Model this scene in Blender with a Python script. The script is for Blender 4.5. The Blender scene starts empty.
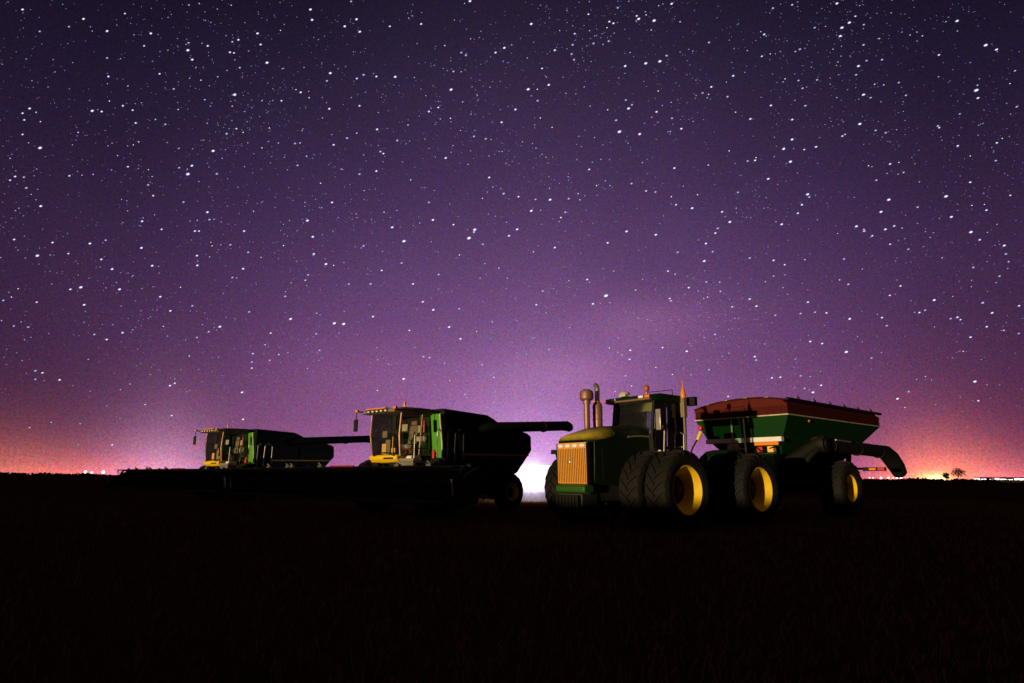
import bpy, bmesh, math, random
from mathutils import Vector, Matrix
random.seed(7)
R = math.radians
PI = math.pi
sc = bpy.context.scene
col = sc.collection

# ------------------------------------------------------------------ camera
F_PX, CAM_H = 635.0, 1.31
PITCH, ROLL = math.atan(136.0 / F_PX), 0.006
cam_d = bpy.data.cameras.new('camera')
cam = bpy.data.objects.new('camera', cam_d)
col.objects.link(cam)
cam_d.sensor_width = 36.0
cam_d.lens = F_PX / 1024.0 * 36.0
cam_d.clip_end = 30000.0
CAM_R = Matrix.Rotation(PI / 2 + PITCH, 4, 'X') @ Matrix.Rotation(ROLL, 4, 'Z')
cam.matrix_world = Matrix.Translation((0, 0, CAM_H)) @ CAM_R
sc.camera = cam


def sky_dir(px, py):
    """direction of a star in the sky, from the star chart below"""
    return (CAM_R.to_3x3() @ Vector(((px - 512) / F_PX, -(py - 341.5) / F_PX, -1))).normalized()


def azel(px, py):
    d = sky_dir(px, py)
    return math.atan2(d.x, d.y), math.asin(d.z)


# ------------------------------------------------------------------ materials
def new_mat(name):
    m = bpy.data.materials.new(name)
    m.use_nodes = True
    nt = m.node_tree
    b = nt.nodes['Principled BSDF']
    return m, nt, b


def paint(name, c, rough=0.35, metal=0.0, dirt=0.35, dirt_c=(0.10, 0.075, 0.05), scale=3.0, coat=0.0, bump=0.0, spec=0.5):
    """painted or bare surface with field dust in uneven patches"""
    m, nt, b = new_mat(name)
    N, L = nt.nodes.new, nt.links.new
    tc = N('ShaderNodeTexCoord')
    n1 = N('ShaderNodeTexNoise')
    n1.inputs['Scale'].default_value = scale
    n1.inputs['Detail'].default_value = 8
    n1.inputs['Roughness'].default_value = 0.68
    L(tc.outputs['Object'], n1.inputs['Vector'])
    r = N('ShaderNodeValToRGB')
    r.color_ramp.elements[0].position = 0.48
    r.color_ramp.elements[0].color = (0, 0, 0, 1)
    r.color_ramp.elements[1].position = 0.78
    r.color_ramp.elements[1].color = (dirt, dirt, dirt, 1)
    L(n1.outputs['Fac'], r.inputs['Fac'])
    mx = N('ShaderNodeMix')
    mx.data_type = 'RGBA'
    mx.inputs['A'].default_value = (*c, 1)
    mx.inputs['B'].default_value = (*dirt_c, 1)
    L(r.outputs['Color'], mx.inputs['Factor'])
    L(mx.outputs['Result'], b.inputs['Base Color'])
    rr = N('ShaderNodeMapRange')
    rr.inputs['To Min'].default_value = max(0.05, rough - 0.08)
    rr.inputs['To Max'].default_value = min(1.0, rough + 0.3)
    L(n1.outputs['Fac'], rr.inputs['Value'])
    L(rr.outputs['Result'], b.inputs['Roughness'])
    b.inputs['Metallic'].default_value = metal
    b.inputs['Coat Weight'].default_value = coat
    b.inputs['Specular IOR Level'].default_value = spec
    if bump:
        n2 = N('ShaderNodeTexNoise')
        n2.inputs['Scale'].default_value = 40
        n2.inputs['Detail'].default_value = 4
        L(tc.outputs['Object'], n2.inputs['Vector'])
        bp = N('ShaderNodeBump')
        bp.inputs['Strength'].default_value = bump
        bp.inputs['Distance'].default_value = 0.02
        L(n2.outputs['Fac'], bp.inputs['Height'])
        L(bp.outputs['Normal'], b.inputs['Normal'])
    return m


def glow(name, c, s):
    m, nt, b = new_mat(name)
    b.inputs['Base Color'].default_value = (*[min(.9, v) for v in c], 1)
    b.inputs['Emission Color'].default_value = (*c, 1)
    b.inputs['Emission Strength'].default_value = s
    return m


def glass(name, tint, dust=0.09):
    m, nt, b = new_mat(name)
    nt.nodes.remove(b)
    N, L = nt.nodes.new, nt.links.new
    t = N('ShaderNodeBsdfTransparent')
    t.inputs['Color'].default_value = (*tint, 1)
    g = N('ShaderNodeBsdfGlossy')
    g.inputs['Roughness'].default_value = 0.04
    d = N('ShaderNodeBsdfDiffuse')
    d.inputs['Color'].default_value = (0.25, 0.25, 0.24, 1)
    tc = N('ShaderNodeTexCoord')
    n = N('ShaderNodeTexNoise')
    n.inputs['Scale'].default_value = 26
    n.inputs['Detail'].default_value = 6
    L(tc.outputs['Object'], n.inputs['Vector'])
    mr = N('ShaderNodeMapRange')
    mr.inputs['From Min'].default_value = 0.35
    mr.inputs['From Max'].default_value = 0.75
    mr.inputs['To Min'].default_value = 0.01
    mr.inputs['To Max'].default_value = dust
    L(n.outputs['Fac'], mr.inputs['Value'])
    m1 = N('ShaderNodeMixShader')
    L(mr.outputs['Result'], m1.inputs['Fac'])
    L(t.outputs[0], m1.inputs[1])
    L(d.outputs[0], m1.inputs[2])
    fr = N('ShaderNodeFresnel')
    fr.inputs['IOR'].default_value = 1.5
    m2 = N('ShaderNodeMixShader')
    L(fr.outputs[0], m2.inputs['Fac'])
    L(m1.outputs[0], m2.inputs[1])
    L(g.outputs[0], m2.inputs[2])
    L(m2.outputs[0], nt.nodes['Material Output'].inputs['Surface'])
    return m


M = {}
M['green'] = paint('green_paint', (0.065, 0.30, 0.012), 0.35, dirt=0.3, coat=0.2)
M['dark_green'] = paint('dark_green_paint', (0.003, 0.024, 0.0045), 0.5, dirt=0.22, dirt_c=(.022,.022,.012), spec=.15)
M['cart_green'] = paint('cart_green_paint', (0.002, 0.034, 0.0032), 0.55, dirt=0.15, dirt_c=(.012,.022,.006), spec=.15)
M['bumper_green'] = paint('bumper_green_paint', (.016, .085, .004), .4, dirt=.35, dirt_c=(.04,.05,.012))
M['cart_steel'] = paint('dull_dark_auger_steel', (0.006, 0.006, 0.005), 0.6, dirt=0.5, dirt_c=(.014, .012, .008), spec=.2)
M['yellow'] = paint('yellow_paint', (0.82, 0.52, 0.012), 0.4, dirt=0.3)
M['yellow_rim'] = paint('yellow_rim_paint', (0.86, 0.56, 0.008), 0.42, dirt=0.35, dirt_c=(.35, .17, .015))
M['rim_disc'] = paint('shaded_wheel_disc', (0.06, 0.016, 0.003), 0.7, dirt=.6, dirt_c=(.025, .012, .005), spec=.2)  # disc darkened, the shade inside the rim is put into its colour
M['rubber'] = paint('tyre_rubber', (0.0045, 0.004, 0.0035), 0.7, dirt=0.6, dirt_c=(0.022, 0.012, 0.008), scale=7, bump=.3, spec=.3)
M['black'] = paint('black_plastic', (0.007, 0.007, 0.007), 0.55, dirt=0.3, dirt_c=(.022, .016, .010), spec=.25)
M['dark_steel'] = paint('dark_steel', (0.03, 0.028, 0.026), 0.5, metal=0.3, dirt=0.5)
M['grey'] = paint('galvanised_steel', (0.32, 0.31, 0.29), 0.4, metal=0.6, dirt=0.4)
M['bright'] = paint('bright_metal', (0.72, 0.66, 0.58), 0.25, metal=0.85, dirt=0.4, dirt_c=(.3, .16, .08))
M['muffler'] = paint('weathered_muffler_steel', (0.30, 0.16, 0.12), 0.4, metal=0.5, dirt=0.6, dirt_c=(.16, .06, .03))
M['grille'] = paint('dusty_bronze_grille_mesh', (0.80, 0.37, 0.05), 0.45, metal=0.2, dirt=0.7, dirt_c=(.55, .24, .05), scale=6)
M['grille_back'] = paint('grille_backing', (0.15, 0.04, 0.006), 0.6, dirt=0.4)
M['hood'] = paint('shaded_green_hood', (0.0022, 0.012, 0.0015), 0.36, dirt=0.3, dirt_c=(.014, .014, .006), scale=2.2, coat=.1, spec=.3)  # hood green darkened, the shade of its sides is in the colour
md, nt_, b_ = new_mat('green_hood_with_lit_dusty_nose')  # dust and the light on the hood's front top, both put into the colour
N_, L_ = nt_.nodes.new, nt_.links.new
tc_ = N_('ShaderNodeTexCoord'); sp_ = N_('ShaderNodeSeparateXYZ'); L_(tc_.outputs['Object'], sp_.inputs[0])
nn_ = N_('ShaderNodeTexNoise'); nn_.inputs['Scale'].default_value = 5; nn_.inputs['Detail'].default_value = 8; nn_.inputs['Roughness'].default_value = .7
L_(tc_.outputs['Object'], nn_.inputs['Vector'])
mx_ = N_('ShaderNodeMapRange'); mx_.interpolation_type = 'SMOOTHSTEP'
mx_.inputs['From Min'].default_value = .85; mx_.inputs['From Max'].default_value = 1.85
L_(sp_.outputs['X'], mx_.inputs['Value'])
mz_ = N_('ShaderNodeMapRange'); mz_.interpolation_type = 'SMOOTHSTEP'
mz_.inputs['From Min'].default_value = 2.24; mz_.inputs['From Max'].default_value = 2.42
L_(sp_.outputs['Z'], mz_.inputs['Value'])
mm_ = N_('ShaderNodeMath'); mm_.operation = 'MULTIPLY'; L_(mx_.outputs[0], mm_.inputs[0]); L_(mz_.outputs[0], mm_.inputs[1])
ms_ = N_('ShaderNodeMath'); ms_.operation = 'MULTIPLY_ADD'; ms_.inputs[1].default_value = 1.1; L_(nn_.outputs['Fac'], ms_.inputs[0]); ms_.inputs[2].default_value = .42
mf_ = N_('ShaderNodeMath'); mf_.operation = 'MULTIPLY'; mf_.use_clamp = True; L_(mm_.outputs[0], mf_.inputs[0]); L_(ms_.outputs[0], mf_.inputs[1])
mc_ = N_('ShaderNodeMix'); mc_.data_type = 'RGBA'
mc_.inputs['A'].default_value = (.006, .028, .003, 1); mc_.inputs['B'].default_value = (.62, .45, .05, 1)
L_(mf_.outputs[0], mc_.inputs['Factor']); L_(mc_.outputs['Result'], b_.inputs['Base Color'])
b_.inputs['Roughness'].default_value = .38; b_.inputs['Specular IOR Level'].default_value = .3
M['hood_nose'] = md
M['red'] = paint('red_paint', (0.062, 0.007, 0.005), 0.6, dirt=0.4, dirt_c=(.04, .010, .006), spec=.1)
M['tarp'] = paint('red_vinyl_tarp', (0.095, 0.013, 0.009), 0.65, dirt=0.7, dirt_c=(.045, .016, .010), bump=.2, spec=.1)
M['cream'] = paint('cream_trim', (0.52, 0.48, 0.32), 0.45, dirt=0.7, dirt_c=(.16, .12, .06))
M['white'] = paint('white_paint', (0.80, 0.79, 0.76), 0.35, dirt=0.15)
M['tan'] = paint('tan_upholstery', (0.22, 0.17, 0.11), 0.8, dirt=0.2)
M['visor'] = paint('amber_visor_cloth', (0.85, 0.50, 0.13), 0.7, dirt=0.2)
M['skirt_red'] = paint('red_lens', (0.55, 0.03, 0.015), 0.25, dirt=0.1)
M['beacon'] = paint('faded_red_lens', (0.42, 0.10, 0.06), 0.3, dirt=0.3)
M['amber'] = paint('amber_lens', (0.80, 0.24, 0.01), 0.25, dirt=0.1)
M['lens'] = paint('clear_lamp_lens', (0.86, 0.80, 0.76), 0.25, dirt=0.1)
M['canvas'] = paint('grey_belt_canvas', (0.04, 0.038, 0.035), 0.8, dirt=0.4)
M['bark'] = paint('tree_bark', (0.05, 0.035, 0.025), 0.9, bump=.5)
M['leaf'] = paint('dark_tree_leaves', (0.03, 0.04, 0.015), 0.8)
M['straw'] = paint('dull_straw_stubble', (0.19, 0.105, 0.032), 0.9, dirt=.6, dirt_c=(.06, .034, .012), scale=.6)
M['shading_ridge_soil'] = paint('bare_soil', (0.07, 0.05, 0.035), 0.95, bump=.4)
M['glass'] = glass('tinted_cab_glass', (0.80, 0.94, 0.88))
M['front_glass'] = glass('clear_windshield_glass', (0.72, 0.82, 0.78), .06)
M['smoked'] = glass('smoked_cab_glass', (0.03, 0.035, 0.028), .06)
M['clear'] = glass('clear_cab_glass', (0.84, 0.87, 0.82), .05)
M['head'] = glow('lit_headlight', (0.93, 0.86, 1.0), 60)
M['lamp_white'] = glow('distant_white_lamp', (1.0, 0.93, 0.92), 4.5)
M['lamp_pink'] = glow('distant_pink_lamp', (1.0, 0.60, 0.52), 2.2)
M['lamp_amber'] = glow('distant_sodium_lamp', (1.0, 0.62, 0.25), 3.0)
for k in ('lamp_white', 'lamp_pink', 'lamp_amber'):
    M[k].cycles.emission_sampling = 'NONE'


# ------------------------------------------------------------------ mesh builder
class MB:
    def __init__(s):
        s.b = bmesh.new()

    def _faces(s, V, faces):
        vs = [s.b.verts.new(v) for v in V]
        for f in faces:
            try:
                s.b.faces.new([vs[i] for i in f])
            except ValueError:
                pass
        return vs

    def box(s, x0, x1, y0, y1, z0, z1, tx=0.0, ty=0.0):
        """box; tx, ty pull the top in on each side"""
        V = [(x0, y0, z0), (x1, y0, z0), (x1, y1, z0), (x0, y1, z0),
             (x0 + tx, y0 + ty, z1), (x1 - tx, y0 + ty, z1), (x1 - tx, y1 - ty, z1), (x0 + tx, y1 - ty, z1)]
        s._faces(V, [(3, 2, 1, 0), (4, 5, 6, 7), (0, 1, 5, 4), (1, 2, 6, 5), (2, 3, 7, 6), (3, 0, 4, 7)])
        return s

    def prism(s, prof, y0, y1, inset=None):
        """x-z outline pushed along y"""
        n = len(prof)
        V = [(p[0], y0, p[1]) for p in prof] + [(p[0], y1, p[1]) for p in prof]
        F = [tuple(range(n)), tuple(range(2 * n - 1, n - 1, -1))]
        F += [(i, i + n, (i + 1) % n + n, (i + 1) % n) for i in range(n)]
        s._faces(V, F)
        return s

    def loft(s, rings, cap=True, closed=True):
        n = len(rings[0])
        V = [p for r in rings for p in r]
        F = []
        for k in range(len(rings) - 1):
            for i in range(n if closed else n - 1):
                j = (i + 1) % n
                F.append((k * n + i, k * n + j, (k + 1) * n + j, (k + 1) * n + i))
        if cap and closed:
            F.append(tuple(range(n - 1, -1, -1)))
            F.append(tuple((len(rings) - 1) * n + i for i in range(n)))
        s._faces(V, F)
        return s

    def tube(s, pts, r, n=10, r1=None, cap=True):
        pts = [Vector(p) for p in pts]
        rings = []
        up = Vector((0.013, 0.021, 1))
        for i, p in enumerate(pts):
            a = pts[max(0, i - 1)]
            c = pts[min(len(pts) - 1, i + 1)]
            d = (c - a).normalized()
            u = up if abs(d.dot(up.normalized())) < 0.95 else Vector((1, 0.02, 0))
            e1 = d.cross(u).normalized()
            e2 = e1.cross(d)
            if isinstance(r, (list, tuple)):
                rr = r[i]
            else:
                rr = r if r1 is None else r + (r1 - r) * i / (len(pts) - 1)
            rings.append([p + e1 * rr * math.cos(2 * PI * k / n) + e2 * rr * math.sin(2 * PI * k / n) for k in range(n)])
        return s.loft(rings, cap)

    def lathe(s, prof, c=(0, 0, 0), axis='y', n=40, closed=False):
        """profile of (radius, along-axis) turned about an axis"""
        rings = []
        for k in range(n):
            a = 2 * PI * k / n
            ring = []
            for (r, h) in prof:
                if axis == 'y':
                    p = (r * math.cos(a), h, r * math.sin(a))
                elif axis == 'z':
                    p = (r * math.cos(a), r * math.sin(a), h)
                else:
                    p = (h, r * math.cos(a), r * math.sin(a))
                ring.append((c[0] + p[0], c[1] + p[1], c[2] + p[2]))
            rings.append(ring)
        m = len(prof)
        V = [p for r in rings for p in r]
        F = []
        for k in range(n):
            k2 = (k + 1) % n
            for i in range(m if closed else m - 1):
                j = (i + 1) % m
                F.append((k * m + i, k * m + j, k2 * m + j, k2 * m + i))
        s._faces(V, F)
        return s

    def ball(s, c, rx, ry, rz, n=14):
        prof = [(max(1e-3, math.sin(PI * i / 8)), -math.cos(PI * i / 8)) for i in range(9)]
        rings = []
        V, F = [], []
        for k in range(n):
            a = 2 * PI * k / n
            for (r, h) in prof:
                V.append((c[0] + rx * r * math.cos(a), c[1] + ry * r * math.sin(a), c[2] + rz * h))
        for k in range(n):
            k2 = (k + 1) % n
            for i in range(8):
                F.append((k * 9 + i, k * 9 + i + 1, k2 * 9 + i + 1, k2 * 9 + i))
        s._faces(V, F)
        return s

    def quad(s, a, b, c, d, t=0.0):
        if not t:
            s._faces([a, b, c, d], [(0, 1, 2, 3)])
            return s
        a, b, c, d = map(Vector, (a, b, c, d))
        nrm = (b - a).cross(d - a).normalized() * t
        s._faces([a, b, c, d, a + nrm, b + nrm, c + nrm, d + nrm],
                 [(3, 2, 1, 0), (4, 5, 6, 7), (0, 1, 5, 4), (1, 2, 6, 5), (2, 3, 7, 6), (3, 0, 4, 7)])
        return s

    def mesh(s, name, mat, smooth=True):
        bmesh.ops.recalc_face_normals(s.b, faces=s.b.faces)
        me = bpy.data.meshes.new(name)
        s.b.to_mesh(me)
        s.b.free()
        me.materials.append(M[mat] if isinstance(mat, str) else mat)
        if smooth:
            me.polygons.foreach_set('use_smooth', [True] * len(me.polygons))
            try:
                me.set_sharp_from_angle(angle=R(38))
            except Exception:
                pass
        return me

    def build(s, name, mat, parent=None, bevel=0.0, smooth=True):
        o = bpy.data.objects.new(name, s.mesh(name, mat, smooth))
        col.objects.link(o)
        if parent is not None:
            o.parent = parent
        if bevel:
            md = o.modifiers.new('bevel', 'BEVEL')
            md.width = bevel
            md.segments = 2
            md.limit_method = 'ANGLE'
            md.angle_limit = R(40)
            md.harden_normals = False
        return o


def thing(name, label, cat, loc=(0, 0, 0), rz=0.0, group=None):
    o = bpy.data.objects.new(name, None)
    col.objects.link(o)
    o.location = loc
    o.rotation_euler = (0, 0, rz)
    o['label'] = label
    o['category'] = cat
    if group:
        o['group'] = group
    return o


def tag(o, label=None, cat=None, group=None, kind=None):
    if label: o['label'] = label
    if cat: o['category'] = cat
    if group: o['group'] = group
    if kind: o['kind'] = kind
    return o


def dup(o, parent=None):
    c = o.copy()
    col.objects.link(c)
    if parent is not None:
        c.parent = parent
    for ch in list(o.children):
        dup(ch, c)
    return c


def heading(a):
    return R(270 - a)


# ------------------------------------------------------------------ wheels
_wheel_cache = {}


def wheel_meshes(key, Rt, W, rr, depth, lugs, rim_mat='yellow_rim', tread=0.055):
    if key in _wheel_cache:
        return _wheel_cache[key]
    w = W / 2
    # tyre carcass
    t = MB()
    prof = [(rr, -w * .80), (rr + .05, -w * .86), (rr + (Rt - rr) * .45, -w * 1.0), (Rt - .14, -w * .97), (Rt - .07, -w * .86),
            (Rt - .055, -w * .5), (Rt - .05, 0), (Rt - .055, w * .5), (Rt - .07, w * .86), (Rt - .14, w * .97),
            (rr + (Rt - rr) * .45, w * 1.0), (rr + .05, w * .86), (rr, w * .80)]
    t.lathe(prof, n=56)
    # chevron lugs
    for i in range(lugs):
        for sgn in (-1, 1):
            th0 = 2 * PI * (i + (0.5 if sgn > 0 else 0)) / lugs
            secs = []
            for (yy, off, rt, wd) in ((-0.03, -.03, Rt, .028), (.35, .10, Rt - .004, .030), (.72, .22, Rt - .022, .034), (.97, .27, Rt - .085, .036)):
                th = th0 + off * (1.05 / Rt)
                y = sgn * yy * w
                rb = rt - tread - .03
                ring = []
                for (r, dth) in ((rb, -wd * 1.35), (rt, -wd), (rt, wd), (rb, wd * 1.35)):
                    a = th + dth
                    ring.append((r * math.cos(a), y, r * math.sin(a)))
                secs.append(ring)
            t.loft(secs)
    tyre = t.mesh('tyre', 'rubber')
    # rim: lip, flared dish wall, outer lip bead
    r = MB()
    o = w * .83
    r.lathe([(rr + .045, o - .045), (rr + .05, o), (rr + .01, o + .012), (rr - .010, o - .015), (rr * .82, o - depth * .38), (rr * .63, o - depth * .8),
             (rr * .58, o - depth), (rr * .56, o - depth - .02), (rr * .56, -o * .7), (rr * .95, -o * .78), (rr + .04, -o * .85)], n=48)
    rim = r.mesh('rim', rim_mat)
    # disc and hub
    d = MB()
    yd = o - depth
    d.lathe([(rr * .59, yd - .03), (rr * .59, yd - .005), (rr * .42, yd + .01), (.20, yd + .025), (.19, yd + .06), (.13, yd + .08), (.001, yd + .085)], n=36)
    for k in range(10):
        a = 2 * PI * k / 10
        d.tube([(.265 * math.cos(a), yd + .015, .265 * math.sin(a)), (.265 * math.cos(a), yd + .045, .265 * math.sin(a))], .022, 6)
    disc = d.mesh('wheel', 'rim_disc' if rim_mat == 'yellow_rim' else rim_mat)
    _wheel_cache[key] = (disc, tyre, rim)
    return _wheel_cache[key]


def put_wheel(parent, key, loc, out, spin, *args, **kw):
    disc, tyre, rim = wheel_meshes(key, *args, **kw)
    w = bpy.data.objects.new('wheel', disc)
    col.objects.link(w)
    w.parent = parent
    w.location = loc
    w.rotation_euler = (0, 0, 0) if out > 0 else (0, 0, PI)
    for nm, me in (('tyre', tyre), ('rim', rim)):
        c = bpy.data.objects.new(nm, me)
        col.objects.link(c)
        c.parent = w
        c.rotation_euler = (0, spin, 0)
    return w


# ------------------------------------------------------------------ TRACTOR
TR_A, TR_O = 51.0, (3.106, 18.148)
tr = thing('articulated_tractor', 'green four wheel drive tractor with dual yellow wheels, glowing bronze grille and two tall stacks', 'tractor',
           (*TR_O, 0), heading(TR_A))
WB = -3.45
n = 0
for ax in (0.0, WB):
    for sd in (-1, 1):
        for yy in (1.02, 1.87):
            dp = .36 if yy > 1.5 else .12
            put_wheel(tr, 'tr_out' if yy > 1.5 else 'tr_in', (ax, sd * yy, 1.02), sd, .13 * n, 1.03, .70, .59, dp, 22)
            n += 1
m = MB()
m.box(-1.55, 1.75, -.42, .42, .72, 1.22)
m.box(1.5, 2.05, -.45, .45, .62, .92)
m.tube([(0, -1.6, 1.02), (0, 1.6, 1.02)], .17, 14)
m.tube([(WB, -1.6, 1.02), (WB, 1.6, 1.02)], .17, 14)
m.ball((0, 0, 1.0), .42, .42, .4)
m.ball((WB, 0, 1.0), .42, .42, .4)
m.tube([(-1.75, 0, .55), (-1.75, 0, 1.5)], .2, 14)
m.box(-2.6, -1.5, -.22, .22, .62, .82)
m.box(-4.6, -2.0, -.45, .45, .78, 1.3)
m.build('chassis', 'dark_steel', tr, .02)
# rear platform and fenders
m = MB()
m.prism([(-2.15, 1.35), (-2.15, 1.75), (-4.3, 1.75), (-4.6, 1.5), (-4.6, 1.35)], -.62, .62)
m.build('rear_deck', 'dark_green', tr, .03)
for sd in (-1, 1):
    m = MB()
    pts = []
    for k in range(9):
        a = R(18 + 18 * k)
        pts.append((WB + 1.15 * math.cos(a), 1.02 + 1.15 * math.sin(a)))
    inner = [(WB + (p[0] - WB) * .955, 1.02 + (p[1] - 1.02) * .955) for p in reversed(pts)]
    prof = pts + inner
    nn = len(pts)
    y0, y1 = (.66, 1.42) if sd > 0 else (-1.42, -.66)
    for k in range(nn - 1):
        a, b_, c, d = pts[k], pts[k + 1], inner[nn - 2 - k], inner[nn - 1 - k]
        m.prism([a, b_, c, d], y0, y1)
    m.build('fender', 'dark_green', tr)


# hood
def hood_ring(x, hw, zb, zs, zt):
    P = [(x, -hw * .96, zb), (x, -hw, (zb + zs) / 2), (x, -hw, zs - .10)]
    for k in range(9):
        a = PI - PI * k / 8
        ca, sa = math.cos(a), math.sin(a)
        e = .55
        P.append((x, hw * math.copysign(abs(ca) ** e, ca), zs + (zt - zs) * abs(sa) ** .75))
    P += [(x, hw, zs - .10), (x, hw, (zb + zs) / 2), (x, hw * .96, zb)]
    return P


secs = [(1.70, .58, 1.18, 2.33, 2.47), (1.35, .60, 1.12, 2.405, 2.57),
        (.8, .61, 1.12, 2.50, 2.71), (.1, .62, 1.12, 2.52, 2.76), (-.5, .62, 1.12, 2.52, 2.77)]
m = MB()
m.loft([hood_ring(*q) for q in secs])
m.build('hood', 'hood', tr, .012)
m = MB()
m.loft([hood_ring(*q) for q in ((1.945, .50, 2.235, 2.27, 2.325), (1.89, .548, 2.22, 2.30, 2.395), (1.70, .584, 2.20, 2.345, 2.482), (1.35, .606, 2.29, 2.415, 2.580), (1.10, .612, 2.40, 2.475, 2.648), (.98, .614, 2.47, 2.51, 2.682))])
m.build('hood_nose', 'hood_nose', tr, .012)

# side panels below the hood: dark screens and creases
for sd in (-1, 1):
    m = MB()
    y = sd * .615
    for k in range(13):
        z = 1.25 + k * .065
        m.box(.15, 1.45, min(y, y + sd * .018), max(y, y + sd * .018), z, z + .03)
    m.build('side_screen', 'black', tr)
    m = MB()
    ring = []
    for (x, z) in ((.45, 2.38), (.2, 2.41), (-.1, 2.43), (-.48, 2.42)):
        yy = sd * .632
        ring.append([(x, yy, z), (x, yy + sd * .012, z), (x, yy + sd * .012, z + .05), (x, yy, z + .05)])
    m.loft(ring)
    m.build('hood_stripe', 'tan', tr)
# grille
m = MB()
m.prism([(1.74, 1.16), (1.92, 1.14), (1.945, 2.17), (1.74, 2.17)], -.535, .535)
gb = m.build('grille', 'grille_back', tr, .01)
m = MB()
NB = 17
for k in range(NB):
    y = -.515 + 1.03 * k / (NB - 1)
    m.prism([(1.90, 1.17), (1.945, 1.17), (1.972, 2.06), (1.925, 2.06)], y - .016, y + .016)
m.box(1.93, 1.958, -.52, .52, 1.172, 1.19)
m.build('grille_bars', 'grille', gb)
m = MB()
m.prism([(1.90, 2.055), (1.965, 2.055), (1.972, 2.215), (1.90, 2.215)], -.545, .545)
m.build('light_housing', 'grille', tr, .01)
for k in range(4):
    y = -.40 + .267 * k
    m = MB()
    m.ball((1.975, y, 2.135), .05, .105, .062)
    o = m.build('headlight', 'lens', tr)
m = MB()
for sd in (-1, 1):
    m = MB()
    m.prism([(1.86, 1.16), (1.955, 1.15), (1.975, 2.2), (1.86, 2.2)], sd * .55 - .018, sd * .55 + .018)
    m.build('grille_frame', 'black', tr)
m = MB()
m.ball((1.968, -.10, 1.72), .015, .045, .045)
m.build('badge', 'bright', tr)
m = MB()
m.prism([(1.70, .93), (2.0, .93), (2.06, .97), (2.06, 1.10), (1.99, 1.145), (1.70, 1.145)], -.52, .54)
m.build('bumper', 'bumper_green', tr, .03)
m = MB()
for k in range(7):
    y = -.36 + k * .12
    m.prism([(1.75, .50), (2.12, .50), (2.18, .62), (2.18, .88), (1.75, .88)], y - .045, y + .045)
m.build('front_weights', 'black', tr, .015)
# stacks
m = MB()
m.tube([(.90, -.45, 2.4), (.90, -.45, 3.52)], .085, 14)
m.tube([(.90, -.45, 3.36), (.90, -.45, 3.44)], .11, 14)
it = m.build('air_intake', 'muffler', tr)
m = MB()
m.lathe([(.001, 3.46), (.16, 3.46), (.195, 3.50), (.20, 3.64), (.175, 3.72), (.10, 3.765), (.001, 3.775)], (.90, -.45, 0), 'z', 24)
m.build('pre_cleaner', 'muffler', it)
m = MB()
m.lathe([(.001, 2.4), (.10, 2.4), (.135, 2.5), (.14, 3.34), (.11, 3.42), (.07, 3.45)], (.44, -.47, 0), 'z', 24)
for z in (2.92, 3.10, 3.28):
    m.lathe([(.141, z), (.148, z + .01), (.148, z + .03), (.141, z + .04)], (.44, -.47, 0), 'z', 24)
ex = m.build('exhaust_stack', 'muffler', tr)
m = MB()
m.tube([(.44, -.47, 3.42), (.44, -.47, 3.72), (.435, -.475, 3.81), (.41, -.52, 3.90), (.36, -.60, 3.95), (.34, -.63, 3.955)], .075, 14)
m.build('exhaust_pipe', 'bright', ex)
# cab
X0, X1, YW, ZF, ZB, ZR = -.50, -2.08, .76, 1.55, 2.5, 3.48
m = MB()
m.prism([(X0, 1.5), (X0 + .06, 2.55), (X0 - .25, 2.55), (X0 - .3, 1.72), (X1, 1.72), (X1, 1.5)], -YW, YW)
m.build('cab_floor', 'black', tr, .02)
m = MB()
for sd in (-1, 1):
    y = sd * (YW - .03)
    for (xa, za, xb, zb, w) in ((X0 + .05, 2.4, X0 - .10, ZR, .045), (X0 - .55, 1.6, X0 - .62, ZR, .022), (X1 + .12, 1.6, X1 + .06, ZR, .045)):
        m.tube([(xa, y, za), (xb, y, zb)], w, 8)
    m.tube([(X0 - .1, y, ZR), (X1 + .05, y, ZR)], .045, 8)
    m.tube([(X0 - .3, y, 1.68), (X1 + .1, y, 1.68)], .05, 8)
for x, z in ((X0 - .1, ZR), (X1 + .05, ZR), (X1 + .1, 2.2)):
    m.tube([(x, -YW, z), (x, YW, z)], .045, 8)
m.build('cab_frame', 'black', tr)
m = MB()
m.quad((X0 + .04, -YW + .06, 2.6), (X0 + .04, YW - .06, 2.6), (X0 - .09, YW - .06, ZR), (X0 - .09, -YW + .06, ZR), .008)
m.build('windshield', 'front_glass', tr)
for sd in (-1, 1):
    m = MB()
    y = sd * YW
    m.quad((X0 - .05, y, 1.72), (X0 - .52, y, 1.72), (X0 - .6, y, ZR), (X0 - .10, y, ZR), .008)
    m.build('side_window', 'glass', tr)
    m = MB()
    m.quad((X0 - .58, y, 1.72), (X1 + .15, y, 1.72), (X1 + .1, y, ZR), (X0 - .65, y, ZR), .008)
    m.build('side_window', 'glass', tr)
m = MB()
m.quad((X1, -YW + .06, 2.2), (X1, YW - .06, 2.2), (X1, YW - .06, ZR), (X1, -YW + .06, ZR), .008)
m.build('rear_window', 'glass', tr)
m = MB()
rp = []
for (x, z0, z1, hw) in ((X0 + .20, 3.50, 3.56, .80), (X0 + .10, 3.47, 3.63, .86), (X0 - .3, 3.47, 3.69, .88), (X1 + .3, 3.47, 3.69, .88), (X1 - .08, 3.47, 3.62, .84)):
    rp.append([(x, -hw, z0), (x, hw, z0), (x, hw, z1 - .05), (x, hw - .07, z1), (x, -hw + .07, z1), (x, -hw, z1 - .05)])
m.loft(rp)
rf = m.build('roof', 'dark_green', tr, .015)
m = MB()
m.box(X0 + .11, X0 + .225, -.83, .83, 3.475, 3.525)
m.build('roof_fascia', 'muffler', rf, .01)
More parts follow.
